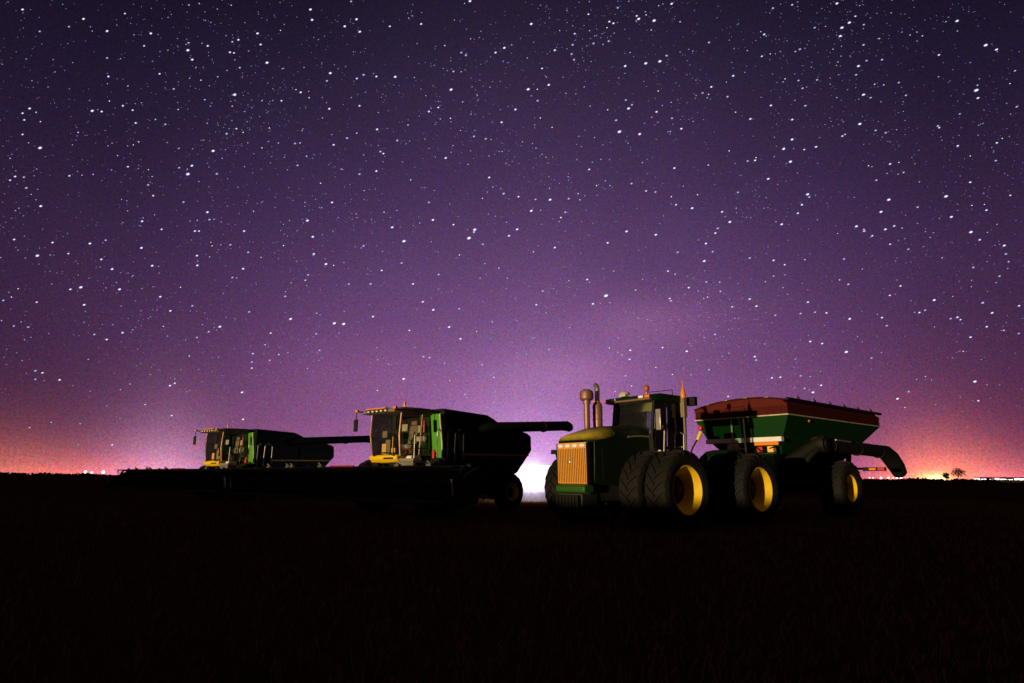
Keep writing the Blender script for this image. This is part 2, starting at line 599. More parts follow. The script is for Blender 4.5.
for y in (-.72, -.52, .52, .74):
    m = MB()
    m.box(X0 + .17, X0 + .235, y - .085, y + .085, 3.53, 3.605)
    m.build('roof_light', 'amber' if abs(y) > .6 else 'lens', rf, .015)
m = MB()
m.box(X0 + .02, X0 + .2, -.30, -.06, 3.64, 3.71)
m.ball((X0 + .08, -.18, 3.74), .15, .15, .06)
m.build('gps_receiver', 'cream', rf)
m = MB()
m.tube([(X0 - .35, .28, 3.68), (X0 - .35, .28, 3.80)], .035, 8)
m.ball((X0 - .35, .28, 3.88), .09, .09, .11)
m.build('roof_beacon', 'beacon', rf)
m = MB()
m.tube([(X0 - .55, .1, 3.80), (X0 - .9, .78, 3.84)], .012, 6)
m.tube([(X0 - .55, .1, 3.68), (X0 - .55, .1, 3.80)], .014, 6)
m.tube([(X0 - .9, .78, 3.66), (X0 - .9, .78, 3.84)], .014, 6)
m.build('roof_rail', 'black', rf)
# rear corner post with hazard lamp
m = MB()
m.tube([(X1 + .36, .92, 2.1), (X1 + .36, .92, 3.66)], .035, 8)
m.box(X1 + .29, X1 + .44, .85, .99, 3.05, 3.62)
m.tube([(X1 + .36, .90, 2.2), (X1 + .36, .72, 2.2)], .03, 8)
ps = m.build('lamp_post', 'tan', tr, .01)
m = MB()
m.lathe([(.001, 3.60), (.075, 3.60), (.08, 3.70), (.06, 3.84), (.02, 3.93), (.006, 4.15), (.001, 4.16)], (X1 + .36, .92, 0), 'z', 16)
m.build('hazard_lamp', 'amber', ps)
m = MB()
m.box(X1 - .02, X1 + .14, .86, 1.14, 3.40, 3.66)
m.tube([(X1 - .15, .92, 3.5), (X1 + .36, .92, 3.5)], .03, 6)
m.build('rear_work_light', 'black', tr, .02)
# side arms and mirrors
for sd in (-1, 1):
    m = MB()
    m.tube([(X0 - .05, sd * .80, 3.42), (X0 + .14, sd * 1.25, 3.45)], .02, 6)
    m.box(X0 + .10, X0 + .17, sd * 1.25 - .10, sd * 1.25 + .10, 3.02, 3.44)
    if sd > 0:
        m.b.free()
        m = MB()
        m.tube([(X0 - .1, .80, 2.9), (X0 + .05, .98, 2.9)], .02, 6)
        m.box(X0 + .02, X0 + .07, .90, 1.06, 2.62, 3.2)
        m.build('side_mirror', 'bright', tr, .01)
    else:
        m.b.free()
        m = MB()
        m.tube([(X0 + .1, -.84, 3.52), (X0 + .35, -1.12, 3.56)], .018, 6)
        m.ball((X0 + .36, -1.13, 3.56), .05, .07, .05)
        m.build('side_marker', 'amber', tr)
# cab interior
m = MB()
m.box(-1.7, -1.2, -.27, .27, 1.95, 2.15)
m.prism([(-1.7, 2.12), (-1.57, 2.12), (-1.73, 2.95), (-1.85, 2.95)], -.25, .25)
m.build('seat', 'tan', tr, .05)
m = MB()
m.tube([(-.75, 0, 1.8), (-.95, 0, 2.58)], .05, 8)
for k in range(16):
    a, b_ = 2 * PI * k / 16, 2 * PI * (k + 1) / 16
    q = lambda t: (-.97 - .10 * math.sin(t), .21 * math.cos(t), 2.62 + .16 * math.sin(t))
    m.tube([q(a), q(b_)], .018, 6)
m.box(-1.35, -1.0, -.62, -.40, 2.1, 2.62)
m.box(-.91, -.85, -.55, -.28, 2.60, 2.86)
m.build('steering_wheel', 'black', tr)
m = MB()
m.box(X0 - .24, X0 - .20, -.56, .62, 3.20, 3.45)
m.build('sun_visor', 'visor', tr)
# steps, tank and hose rail on the left side
m = MB()
for z in (.62, .95, 1.28):
    m.box(-1.55, -1.05, .80, 1.18, z, z + .04)
for x in (-1.56, -1.04):
    m.box(x - .02, x + .02, .80, 1.18, .62, 1.5)
m.build('steps', 'black', tr)
m = MB()
m.tube([(-.75, .80, 1.6), (-.70, .92, 1.9), (-.78, .92, 2.65), (-.86, .80, 2.75)], .022, 8)
m.build('handrail', 'grey', tr)
m = MB()
m.tube([(-1.62, .80, 1.6), (-1.62, .92, 1.9), (-1.66, .92, 2.55), (-1.66, .8, 2.62)], .022, 8)
m.build('handrail', 'grey', tr)
m = MB()
m.tube([(-.70, .84, 2.02), (-.62, .86, 2.02)], .06, 10)
m.ball((-.60, .86, 2.02), .05, .07, .07)
m.build('step_light', 'lens', tr)
for sd in (-1, 1):
    m = MB()
    m.box(-2.05, -1.0, sd * .72 - .22, sd * .72 + .22, .72, 1.5)
    m.build('fuel_tank', 'black', tr, .06)
m = MB()
m.box(-5.5, -4.5, -.08, .08, .48, .58)
m.box(-4.65, -4.25, -.5, .5, .6, 1.35)
m.build('drawbar', 'dark_steel', tr)
# small blinking lamp bracket left of the grille
m = MB()
m.tube([(1.3, -.6, 1.75), (1.25, -1.30, 1.80), (1.25, -1.36, 2.0)], .03, 6)
m.box(1.18, 1.32, -1.5, -1.24, 1.97, 2.09)
m.build('lamp_bracket', 'black', tr)

# ------------------------------------------------------------------ GRAIN CART
ct = thing('grain_cart', 'green and red grain cart with a cream stripe, hitched behind the tractor, auger folded', 'grain cart',
           (8.08, 22.62, 0), heading(49.9))
CW, CL = 1.79, 7.7
ZT, ZW, ZS = 4.0, 3.44, 2.70


def frustum(mb, a, b):
    """two x-y rectangles (x0,x1,hw,z) joined"""
    ra = [(a[0], -a[2], a[3]), (a[1], -a[2], a[3]), (a[1], a[2], a[3]), (a[0], a[2], a[3])]
    rb = [(b[0], -b[2], b[3]), (b[1], -b[2], b[3]), (b[1], b[2], b[3]), (b[0], b[2], b[3])]
    mb.loft([ra, rb])


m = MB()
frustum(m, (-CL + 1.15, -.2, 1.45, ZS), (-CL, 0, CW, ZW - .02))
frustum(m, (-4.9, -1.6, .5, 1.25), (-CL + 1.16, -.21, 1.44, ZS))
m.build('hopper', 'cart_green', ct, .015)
m = MB()
m.box(-CL, 0, -CW, CW, ZW + .02, ZT - .16)
m.build('upper_panel', 'red', ct, .01)
m = MB()
m.box(-CL - .02, .025, -CW - .03, CW + .03, ZW - .02, ZW + .02)
m.build('trim_strip', 'cream', ct)
# bowed tarp
m = MB()
rings = []
NX = 18
for i in range(NX + 1):
    x = .03 - (CL + .06) * i / NX
    ring = []
    for k in range(17):
        t = -1 + 2 * k / 16
        y = t * (CW + .03)
        bow = .20 * (1 - abs(t) ** 2.2)
        sag = -.035 * abs(math.sin(PI * i / 3.0)) * (1 - t * t)
        z = ZT - .155 + .10 * (t + 1) / 2 + bow + sag
        if k in (0, 16):
            z = ZT - .26
        ring.append((x, y, z))
    rings.append(ring)
m.loft(rings)
tp = m.build('tarp', 'tarp', ct)
m = MB()
pts = []
for k in range(17):
    t = -1 + 2 * k / 16
    pts.append((.05, t * CW, ZT - .17 + .10 * (t + 1) / 2 + .20 * (1 - abs(t) ** 2.2)))
m.tube(pts, .03, 8)
m.build('end_bow', 'red', ct)
m = MB()
m.tube([(.1, CW + .06, ZT - .05), (-CL - .05, CW + .06, ZT - .05)], .055, 10)
m.build('roll_tube', 'black', ct)
for px in range(6):
    m = MB()
    x = -.75 - px * 1.22
    m.box(x - .03, x + .03, CW + .02, CW + .08, ZT - .02, ZT + .06)
    m.tube([(x, CW + .05, ZT + .05), (x - .03, CW + .0, ZT + .12)], .018, 6)
    m.build('tarp_latch', 'black', ct)
# little lamps on the bow
for t in (-.68, -.25, .18, .62):
    m = MB()
    m.ball((.085, t * CW, ZT - .15 + .10 * (t + 1) / 2 + .20 * (1 - abs(t) ** 2.2)), .03, .09, .025)
    m.build('bow_clip', 'grey', ct)
# white ledge beam and frame below the front
m = MB()
m.box(-.26, -.06, -1.44, 1.46, ZS - .14, ZS + .02)
m.build('ledge_beam', 'white', ct, .01)
m = MB()
for sd in (-1, 1):
    m.prism([(-.35, 2.5), (-.15, 2.5), (-1.6, 1.0), (-1.85, 1.0)], sd * .95 - .07, sd * .95 + .07)
m.box(-6.4, -.9, -.75, -.6, .95, 1.2)
m.box(-6.4, -.9, .6, .75, .95, 1.2)
for sd in (-1, 1):
    m.prism([(-6.2, 1.1), (-6.0, 1.1), (-6.5, 2.7), (-6.75, 2.7)], sd * .95 - .07, sd * .95 + .07)
m.tube([(-4.0, -1.75, .95), (-4.0, 1.75, .95)], .14, 12)
m.box(-4.3, -3.7, -.9, .9, .85, 1.3)
m.build('undercarriage', 'black', ct, .02)
m = MB()
m.tube([(-1.5, -.68, 1.08), (.9, -.16, .62)], .09, 8)
m.tube([(-1.5, .68, 1.08), (.9, .16, .62)], .09, 8)
m.box(.75, 1.75, -.14, .14, .5, .68)
m.tube([(.6, .35, .05), (.6, .35, 1.0)], .05, 8)
m.build('drawbar', 'cart_green', ct)
m = MB()
for z in [1.0 + .27 * i for i in range(6)]:
    m.tube([(-.02, -.28, z), (-.02, .16, z)], .022, 6)
for y in (-.30, .18):
    m.tube([(.0, y, .85), (.0, y, ZS + .1), (.03, y, ZW - .05)], .03, 8)
m.build('ladder', 'cream', ct)
m = MB()
m.box(-.24, -.02, -.55, -.12, 2.05, 2.53)
m.build('tool_box', 'cream', ct, .02)
m = MB()
m.box(-.20, -.12, .52, .72, 2.22, 2.40)
m.build('reflector_plate', 'skirt_red', ct, .01)
m = MB()
m.box(-.18, -.1, .45, 1.32, 2.44, 2.56)
m.build('warning_panel', 'amber', ct, .01)
m = MB()
m.box(-.30, -.08, .92, 1.14, 2.20, 2.41)
m.build('valve_box', 'visor', ct, .02)
m = MB()
m.tube([(-.12, .5, 2.40), (-.06, .7, 2.25), (-.12, .9, 2.3), (-.06, 1.2, 2.38)], .025, 6)
m.tube([(-.12, .4, 2.3), (-.04, .62, 2.05), (.2, .5, 1.6)], .025, 6)
m.build('hydraulic_hose', 'black', ct)
m = MB()
m.prism([(-.10, 1.55), (-.02, 2.1), (-.3, 2.2), (-.9, 1.9), (-.9, 1.4)], .35, 1.15)
m.build('gear_shield', 'green', ct, .06)
m = MB()
m.ball((-.02, -1.62, 3.16), .07, .09, .11)
m.build('marker_light', 'skirt_red', ct)
m = MB()
m.tube([(.1, -1.68, 2.72), (.05, -1.55, 3.02)], .07, 10)
m.build('reflector_tube', 'yellow', ct)
m = MB()
m.tube([(1.1, -1.5, 1.75), (.5, -1.65, 2.4), (.1, -1.68, 2.75)], .03, 8)
m.build('jack_handle', 'red', ct)
m = MB()
m.ball((-1.55, CW - .02, 3.30), .09, .03, .045)
m.build('side_reflector', 'amber', ct)
# auger
AY = 2.08
m = MB()
m.tube([(-.4, .9, 1.5), (-1.42, AY, 2.5)], .24, 16)
m.tube([(-1.25, AY, 2.5), (-6.6, AY + .02, 2.40)], .235, 18)
for x in (-2.2, -4.4, -6.4):
    m.tube([(x, AY, 2.485 - (x + 1.25) * -.0187), (x - .06, AY, 2.484 - (x + 1.31) * -.0187)], .262, 18)
au = m.build('auger_tube', 'cart_steel', ct)
m = MB()
m.tube([(-6.55, AY + .02, 2.41), (-7.1, AY + .02, 2.36), (-7.6, AY + .02, 2.16), (-8.05, AY + .03, 1.85), (-8.35, AY + .03, 1.58)],
       [.235, .29, .32, .31, .27], 18)
m.build('spout', 'cart_steel', au, .01)
m = MB()
m.lathe([(.001, AY + .30), (.14, AY + .30), (.15, AY + .26), (.28, AY + .26), (.30, AY + .22), (.30, AY + .05), (.001, AY + .05)], (-1.42, 0, 2.5), 'y', 28)
m.tube([(-1.42, AY + .15, 2.5), (-.85, AY - .1, 2.05), (-.7, AY - .3, 1.7)], .10, 10)
m.build('auger_pivot', 'cart_steel', ct)
m = MB()
m.tube([(-2.3, AY + .2, 2.66), (-3.5, AY + .2, 2.63)], .03, 8)
m.build('hydraulic_ram', 'bright', ct)
m = MB()
m.tube([(-5.3, 1.5, 1.72), (-5.3, 2.5, 1.70)], .045, 8)
m.box(-5.37, -5.25, 1.9, 2.7, 1.63, 1.77)
sb = m.build('light_bracket', 'black', ct, .01)
m = MB()
m.box(-5.24, -5.2, 2.15, 2.38, 1.66, 1.74)
m.build('marker_light', 'amber', sb)
m = MB()
m.box(-5.24, -5.2, 2.45, 2.68, 1.65, 1.76)
m.build('tail_light', 'skirt_red', sb)
for sd in (-1, 1):
    put_wheel(ct, 'cart', (-4.0, sd * 1.55, 1.0), sd, .2, 1.0, .95, .46, .26, 20)


# ------------------------------------------------------------------ COMBINES
def make_combine(label, loc, a):
    c = thing('combine_harvester', label, 'combine', (*loc, 0), heading(a), 'combine harvesters parked on the stubble')
    # body
    m = MB()
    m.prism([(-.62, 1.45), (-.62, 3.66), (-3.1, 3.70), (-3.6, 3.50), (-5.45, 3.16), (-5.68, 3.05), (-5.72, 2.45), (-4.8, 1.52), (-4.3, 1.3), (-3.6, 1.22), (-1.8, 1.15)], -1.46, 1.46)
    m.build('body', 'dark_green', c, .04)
    for sd in (-1, 1):
        m = MB()
        y0, y1 = sorted((sd * 1.47, sd * 1.53))
        m.prism([(-1.35, 1.75), (-1.25, 2.95), (-3.2, 2.95), (-3.3, 1.75)], y0, y1)
        m.prism([(-3.36, 1.75), (-3.26, 2.95), (-5.4, 2.8), (-5.5, 2.5), (-4.95, 1.85)], y0, y1)
        pn = m.build('side_panel', 'dark_green', c, .03)
        m = MB()
        y0, y1 = sorted((sd * 1.535, sd * 1.55))
        m.prism([(-1.4, 2.12), (-1.4, 2.19), (-5.4, 2.26), (-5.42, 2.20)], y0, y1)
        m.build('stripe', 'yellow', pn)
    for sd in (-1, 1):
        m = MB()
        y0, y1 = sorted((sd * .92, sd * 1.49))
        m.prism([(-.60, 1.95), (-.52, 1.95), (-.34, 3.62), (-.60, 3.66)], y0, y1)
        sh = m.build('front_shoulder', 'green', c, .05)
        m = MB()
        m.tube([(-.33, sd * 1.46, 3.6), (-.46, sd * 1.49, 2.5), (-.50, sd * 1.48, 2.0)], .03, 8)
        m.build('edge_trim', 'cream', sh)
    # grain tank
    m = MB()
    m.prism([(-.62, 3.55), (-.46, 3.82), (-2.9, 3.75), (-3.35, 3.60), (-3.45, 3.40)], -1.48, 1.48)
    m.build('grain_tank', 'black', c, .03)
    m = MB()
    m.tube([(-1.9, 1.0, 2.9), (-2.35, 1.30, 3.15), (-3.0, 1.48, 3.26), (-8.0, 1.52, 3.64)], .215, 16)
    m.tube([(-6.4, 1.51, 3.505), (-6.52, 1.51, 3.514)], .24, 16)
    ag = m.build('unloading_auger', 'black', c)
    m = MB()
    m.tube([(-7.95, 1.52, 3.637), (-8.2, 1.52, 3.65), (-8.38, 1.52, 3.60), (-8.47, 1.52, 3.50)], [.225, .23, .21, .16], 14)
    m.build('spout', 'black', ag)
    m = MB()
    m.box(-4.9, -3.6, -1.2, 1.2, 3.2, 3.46)
    m.tube([(-4.1, -.9, 3.3), (-4.1, -.9, 3.78)], .08, 10)
    m.build('engine_deck', 'black', c, .03)
    m = MB()
    m.prism([(-4.7, 1.35), (-5.2, 2.05), (-5.3, 1.9), (-4.9, 1.3)], -.9, .9)
    m.build('straw_chopper', 'dark_steel', c, .03)
    # cab
    m = MB()
    m.prism([(.95, 1.80), (1.10, 1.95), (1.08, 2.09), (.2, 2.09), (.2, 1.80)], -.80, .80)
    m.build('cab_sill', 'yellow', c, .06)
    m = MB()
    m.box(-.58, .19, -.80, .80, 1.75, 2.09)
    m.box(.85, 1.02, -.7, -.35, 1.66, 1.82)
    m.box(.85, 1.02, .35, .7, 1.66, 1.82)
    m.build('cab_base', 'black', c, .02)
    m = MB()
    m.box(1.06, 1.12, .1, .62, 1.93, 1.99)
    m.tube([(1.12, -.5, 2.05), (1.2, -.1, 2.16), (1.2, .4, 2.16), (1.12, .7, 2.05)], .02, 6)
    m.build('wiper', 'black', c)
    m = MB()
    for sd in (-1, 1):
        m.tube([(.92, sd * .80, 2.06), (1.02, sd * .84, 2.8), (.98, sd * .86, 3.58)], .04, 8)
        m.tube([(.1, sd * .86, 2.06), (.02, sd * .9, 3.58)], .03, 8)
        m.tube([(-.55, sd * .86, 2.06), (-.55, sd * .9, 3.58)], .05, 8)
        m.tube([(.95, sd * .84, 2.1), (-.55, sd * .86, 2.1)], .035, 8)
    m.build('cab_frame', 'muffler', c)
    m = MB()
    rings = []
    for z, xb in ((2.1, .96), (2.6, 1.08), (3.1, 1.10), (3.58, 1.02)):
        rings.append([(xb + .20 * (1 - (k / 4 - 1) ** 2), -.80 + .2 * k, z) for k in range(9)])
    m.loft(rings, False, False)
    m.build('windshield', 'clear', c)
    for sd in (-1, 1):
        m = MB()
        m.quad((.94, sd * .84, 2.1), (.1, sd * .87, 2.1), (.02, sd * .9, 3.58), (.98, sd * .86, 3.58))
        m.build('side_window', 'clear' if sd > 0 else 'smoked', c)
        m = MB()
        m.quad((.07, sd * .87, 2.1), (-.52, sd * .87, 2.1), (-.52, sd * .9, 3.58), (0, sd * .9, 3.58))
        m.build('side_window', 'clear' if sd > 0 else 'smoked', c)
    m = MB()
    rp = []
    for (x, z0, z1, hw) in ((1.42, 3.60, 3.66, .86), (1.34, 3.58, 3.72, .96), (.9, 3.58, 3.80, 1.0), (-.3, 3.58, 3.82, 1.0), (-.62, 3.58, 3.76, .98)):
        rp.append([(x, -hw, z0), (x, hw, z0), (x, hw, z1 - .05), (x, hw - .08, z1), (x, -hw + .08, z1), (x, -hw, z1 - .05)])
    m.loft(rp)
    rf = m.build('roof', 'tan', c, .015)
    m = MB()
    m.box(1.38, 1.435, -.62, .62, 3.60, 3.69)
    bar = m.build('light_bar', 'black', rf)
    for k in range(5):
        m = MB()
        y = -.5 + .25 * k
        m.ball((1.44, y, 3.645), .03, .07, .032)
        m.build('work_light', 'lens', bar)
    m = MB()
    m.box(1.0, 1.22, -.95, .2, 3.76, 3.80)
    m.tube([(.6, .55, 3.8), (.6, .55, 3.95)], .035, 8)
    m.ball((.6, .55, 3.98), .06, .06, .07)
    m.build('gps_receiver', 'amber', rf)
    for sd in (-1, 1):
        m = MB()
        m.tube([(1.3, sd * .9, 3.66), (1.5, sd * 1.12, 3.70)], .03, 6)
        m.tube([(1.5, sd * 1.12, 3.75), (1.5, sd * 1.15, 3.3)], .02, 6)
        m.box(1.47, 1.53, sd * 1.15 - .10, sd * 1.15 + .10, 2.95, 3.4)
        mr = m.build('mirror', 'black', c, .01)
        m = MB()
        m.box(1.45, 1.55, sd * 1.12 - .08, sd * 1.12 + .08, 3.66, 3.76)
        m.build('marker_light', 'amber', mr, .02)
    # interior
    m = MB()
    m.box(-.35, .12, -.26, .26, 2.35, 2.52)
    m.prism([(-.38, 2.5), (-.24, 2.5), (-.36, 3.25), (-.48, 3.25)], -.25, .25)
    m.box(-.45, -.33, -.16, .16, 3.25, 3.42)
    m.build('seat', 'tan', c, .05)
    m = MB()
    m.tube([(.75, 0, 2.1), (.55, 0, 2.75)], .045, 8)
    for k in range(14):
        a0, a1 = 2 * PI * k / 14, 2 * PI * (k + 1) / 14
        q = lambda t: (.52 - .10 * math.sin(t), .19 * math.cos(t), 2.78 + .14 * math.sin(t))
        m.tube([q(a0), q(a1)], .018, 6)
    m.build('steering_wheel', 'black', c)
    m = MB()
    m.box(.0, .5, -.62, -.34, 2.1, 2.68)
    m.box(.55, .60, -.70, -.42, 2.75, 3.0)
    m.build('console', 'tan', c, .02)
    m = MB()
    m.box(-.5, -.46, -.8, .8, 2.1, 3.5)
    m.box(-.46, -.40, -.8, -.55, 2.1, 3.5)
    m.build('rear_bulkhead', 'black', c, .01)
    m = MB()
    m.box(-.44, -.30, .30, .62, 2.95, 3.22)
    m.ball((-.30, .66, 2.72), .12, .11, .16)
    m.box(-.40, -.20, .34, .52, 2.62, 2.80)
    m.tube([(-.3, .7, 2.3), (-.15, .6, 2.6), (-.3, .45, 2.9)], .03, 6)
    m.build('jacket', 'cream', c, .05)
    m = MB()
    m.tube([(.2, .70, 2.1), (.25, .68, 2.7), (.15, .66, 2.95)], .03, 6)
    m.box(.1, .4, .52, .72, 2.38, 2.50)
    m.box(-.1, .3, .5, .7, 2.1, 2.3)
    m.build('armrest', 'dark_steel', c, .03)
    m = MB()
    m.lathe([(.001, 2.95), (.05, 2.95), (.055, 3.3), (.04, 3.38), (.001, 3.39)], (-.2, .78, 0), 'z', 10)
    m.build('water_bottle', 'skirt_red', c)
    m = MB()
    m.box(.86, .90, -.3, -.05, 2.1, 2.5)
    m.tube([(.9, .35, 2.1), (.88, .3, 2.75)], .022, 6)
    m.box(.80, .86, .2, .42, 2.14, 2.34)
    m.build('dash_panel', 'visor', c, .02)
    m = MB()
    m.box(.55, .60, .45, .75, 2.95, 3.2)
    m.build('monitor', 'cream', c, .01)
    # access platform, ladder and rails on the left
    m = MB()
    m.box(-.62, 1.0, .86, 1.62, 1.80, 1.86)
    m.box(.95, 1.0, .86, 1.62, 1.70, 1.95)
    m.build('access_platform', 'bright', c)
    m = MB()
    for x in (-.1, -.62):
        m.tube([(x, 1.66, .55), (x, 1.62, 1.85), (x, 1.62, 2.95), (x - .12, 1.60, 3.05), (x - .2, 1.56, 2.95)], .024, 8)
    for z in (.6, .9, 1.2, 1.5):
        m.box(-.62, -.1, 1.6, 1.72, z, z + .035)
    m.build('ladder', 'grey', c)
    m = MB()
    m.tube([(.95, 1.60, 1.85), (.95, 1.60, 2.75), (.35, 1.60, 2.75), (.35, 1.60, 1.85)], .022, 8)
    m.tube([(.95, 1.60, 2.3), (.35, 1.60, 2.3)], .018, 8)
    m.build('handrail', 'grey', c)
    m = MB()
    m.tube([(-1.0, 1.60, 1.85), (-1.05, 1.60, 2.9), (-1.25, 1.58, 3.05), (-1.5, 1.58, 2.9), (-1.5, 1.58, 2.0)], .03, 8)
    m.build('handrail', 'grey', c)
    m = MB()
    m.lathe([(.001, 1.78), (.07, 1.78), (.075, 1.82), (.075, 2.18), (.04, 2.24), (.035, 2.30), (.001, 2.31)], (-.05, 1.52, 0), 'z', 14)
    m.build('fire_extinguisher', 'skirt_red', c)
    m = MB()
    m.box(.25, .80, .88, 1.25, 1.87, 2.06, .06, .06)
    m.build('work_lamp_cover', 'white', c, .04)
    # feeder house
    m = MB()
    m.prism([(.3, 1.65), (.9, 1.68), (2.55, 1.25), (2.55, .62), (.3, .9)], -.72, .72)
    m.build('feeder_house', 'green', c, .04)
    # axle and wheels
    m = MB()
    m.tube([(0, -1.9, 1.0), (0, 1.9, 1.0)], .2, 12)
    m.tube([(-4.25, -1.6, .72), (-4.25, 1.6, .72)], .13, 12)
    m.box(-5.0, .6, -.7, .7, .85, 1.6)
    m.build('chassis', 'dark_steel', c)
    for sd in (-1, 1):
        put_wheel(c, 'comb_front', (0, sd * 1.75, 1.0), sd, .1, 1.0, .85, .46, .22, 20)
        put_wheel(c, 'comb_rear', (-4.25, sd * 1.42, .74), sd, .3, .74, .55, .34, .16, 18)
    # header
    HW = 6.1
    m = MB()
    m.prism([(2.55, .62), (2.72, .62), (2.72, 1.56), (2.55, 1.56)], -HW, HW)
    m.tube([(2.6, -HW, 1.57), (2.6, HW, 1.57)], .08, 8)
    m.tube([(2.55, -HW, .68), (2.55, HW, .68)], .09, 8)
    m.box(2.7, 3.75, -HW, HW, .56, .63)
    for k in range(17):
        y = -HW + HW * 2 * k / 16
        m.box(2.5, 2.56, y - .04, y + .04, .62, 1.5)
    hd = m.build('header', 'black', c)
    m = MB()
    rx, rz, rr = 3.2, 1.16, .44
    m.tube([(rx, -HW + .15, rz), (rx, HW - .15, rz)], .07, 12)
    for b_ in range(6):
        a0 = 2 * PI * b_ / 6 + .3
        x, z = rx + rr * math.cos(a0), rz + rr * math.sin(a0)
        m.tube([(x, -HW + .12, z), (x, HW - .12, z)], .035, 6)
        y = -HW + .2
        while y < HW - .2:
            m.tube([(x, y, z), (x + .05, y, z - .24)], .008, 4, cap=False)
            y += .16
        for k in range(9):
            y = -HW + .15 + (2 * HW - .3) * k / 8
            m.tube([(rx, y, rz), (x, y, z)], .018, 5)
    m.build('reel', 'black', hd)
    for k, y in enumerate((-HW + .05, -2.2, 2.2, HW - .05)):
        m = MB()
        m.tube([(2.6, y, 1.55), (2.95, y, 1.58), (rx, y, rz)], .055, 8)
        m.ball((2.7, y, 1.62), .07, .10, .08)
        m.build('reel_arm', 'black', hd)
    m = MB()
    m.box(2.73, 3.7, -HW + .1, -.9, .64, .67)
    m.box(2.73, 3.7, .9, HW - .1, .64, .67)
    m.build('belt', 'canvas', hd)
    for y in (-5.0, -3.6, -3.3, -1.4, 2.9, 4.4):
        m = MB()
        m.box(2.66, 2.78, y - .10, y + .10, 1.56, 1.70)
        m.tube([(2.72, y - .06, 1.70), (2.80, y - .02, 1.78), (2.72, y + .08, 1.68)], .02, 6)
        m.build('hose_block', 'grey', hd, .01)
    for sd in (-1, 1):
        m = MB()
        y0, y1 = sorted((sd * (HW + .0), sd * (HW + .16)))
        m.prism([(2.5, .58), (3.6, .54), (3.85, .62), (3.5, .95), (3.0, 1.4), (2.5, 1.62)], y0, y1)
        m.build('divider', 'black', hd, .05)
        m = MB()
        m.tube([(3.62, sd * (HW + .2), 1.25), (3.55, sd * (HW + .2), .82)], .03, 8)
        m.build('stand', 'grey', hd)
    m = MB()
    m.box(2.66, 2.72, -.85, .55, 1.62, 1.68)
    m.build('reflector_strip', 'skirt_red', hd)
    return c


c1 = make_combine('near combine with lit cab and green shoulder, its auger reaching back behind the tractor hood', (-3.98, 24.3), 41)
c2 = make_combine('far combine, smaller and leftmost of the machines, with its wide header out to the left', (-15.35, 35.3), 38)

# ------------------------------------------------------------------ WHITE VAN lit by a work lamp
VAN = (.9, 40.3)
pk = thing('cargo_van', 'white cargo van blown out by lamp light, parked between the near combine and the tractor', 'van', (*VAN, 0), R(182))
m = MB()
m.prism([(2.75, .42), (2.85, .60), (2.82, 1.02), (2.6, 1.18), (1.95, 1.32), (1.25, 2.02), (.95, 2.10), (-2.6, 2.13), (-2.72, 2.0), (-2.75, .42)], -.98, .98)
m.build('body', 'white', pk, .07)
m = MB()
m.quad((1.90, -.80, 1.40), (1.90, .80, 1.40), (1.32, .74, 1.99), (1.32, -.74, 1.99), .02)
m.build('windshield', 'glass', pk)
for sd in (-1, 1):
    m = MB()
    m.quad((1.78, sd * .985, 1.36), (.85, sd * .985, 1.36), (.85, sd * .985, 1.90), (1.25, sd * .985, 1.90), .008)
    m.build('side_window', 'glass', pk)
    m = MB()
    y0, y1 = sorted((sd * .982, sd * 1.0))
    m.box(-1.1, .70, y0, y1, .62, 1.98)
    dr = m.build('sliding_door', 'white', pk, .01)
    m = MB()
    y0, y1 = sorted((sd * 1.0, sd * 1.03))
    m.box(.42, .60, y0, y1, 1.24, 1.28)
    m.build('handle', 'black', dr)
m = MB()
m.box(2.7, 2.92, -1.0, 1.0, .34, .58)
m.build('bumper', 'black', pk, .04)
for sd in (-1, 1):
    m = MB()
    m.ball((2.80, sd * .76, .88), .08, .18, .12)
    m.build('headlight', 'lens', pk)
for x in (1.75, -1.7):
    for sd in (-1, 1):
        put_wheel(pk, 'van', (x, sd * .84, .36), sd, .1, .36, .24, .21, .07, 26, rim_mat='grey', tread=.02)

wl = thing('work_lamp', 'blazing white work lamp on a tripod in front of the white van', 'work lamp', (1.18, 37.4, 0), 0)
m = MB()
m.tube([(0, 0, .45), (0, 0, .78)], .03, 8)
m.build('pole', 'dark_steel', wl)
for k in range(3):
    a = 2 * PI * k / 3 + .4
    m = MB()
    m.tube([(0, 0, .5), (.35 * math.cos(a), .35 * math.sin(a), 0)], .02, 6)
    m.build('leg', 'dark_steel', wl)
m = MB()
m.ball((0, 0, .95), .26, .20, .22)
m.build('lamp_head', 'head', wl)
ld = bpy.data.lights.new('work_lamp_bulb', 'POINT')
ld.energy = 450
ld.color = (.92, .80, 1.0)
ld.shadow_soft_size = .12
lo = bpy.data.objects.new('work_lamp_bulb', ld)
col.objects.link(lo)
lo.parent = wl
lo.location = (0, -.02, 1.30)
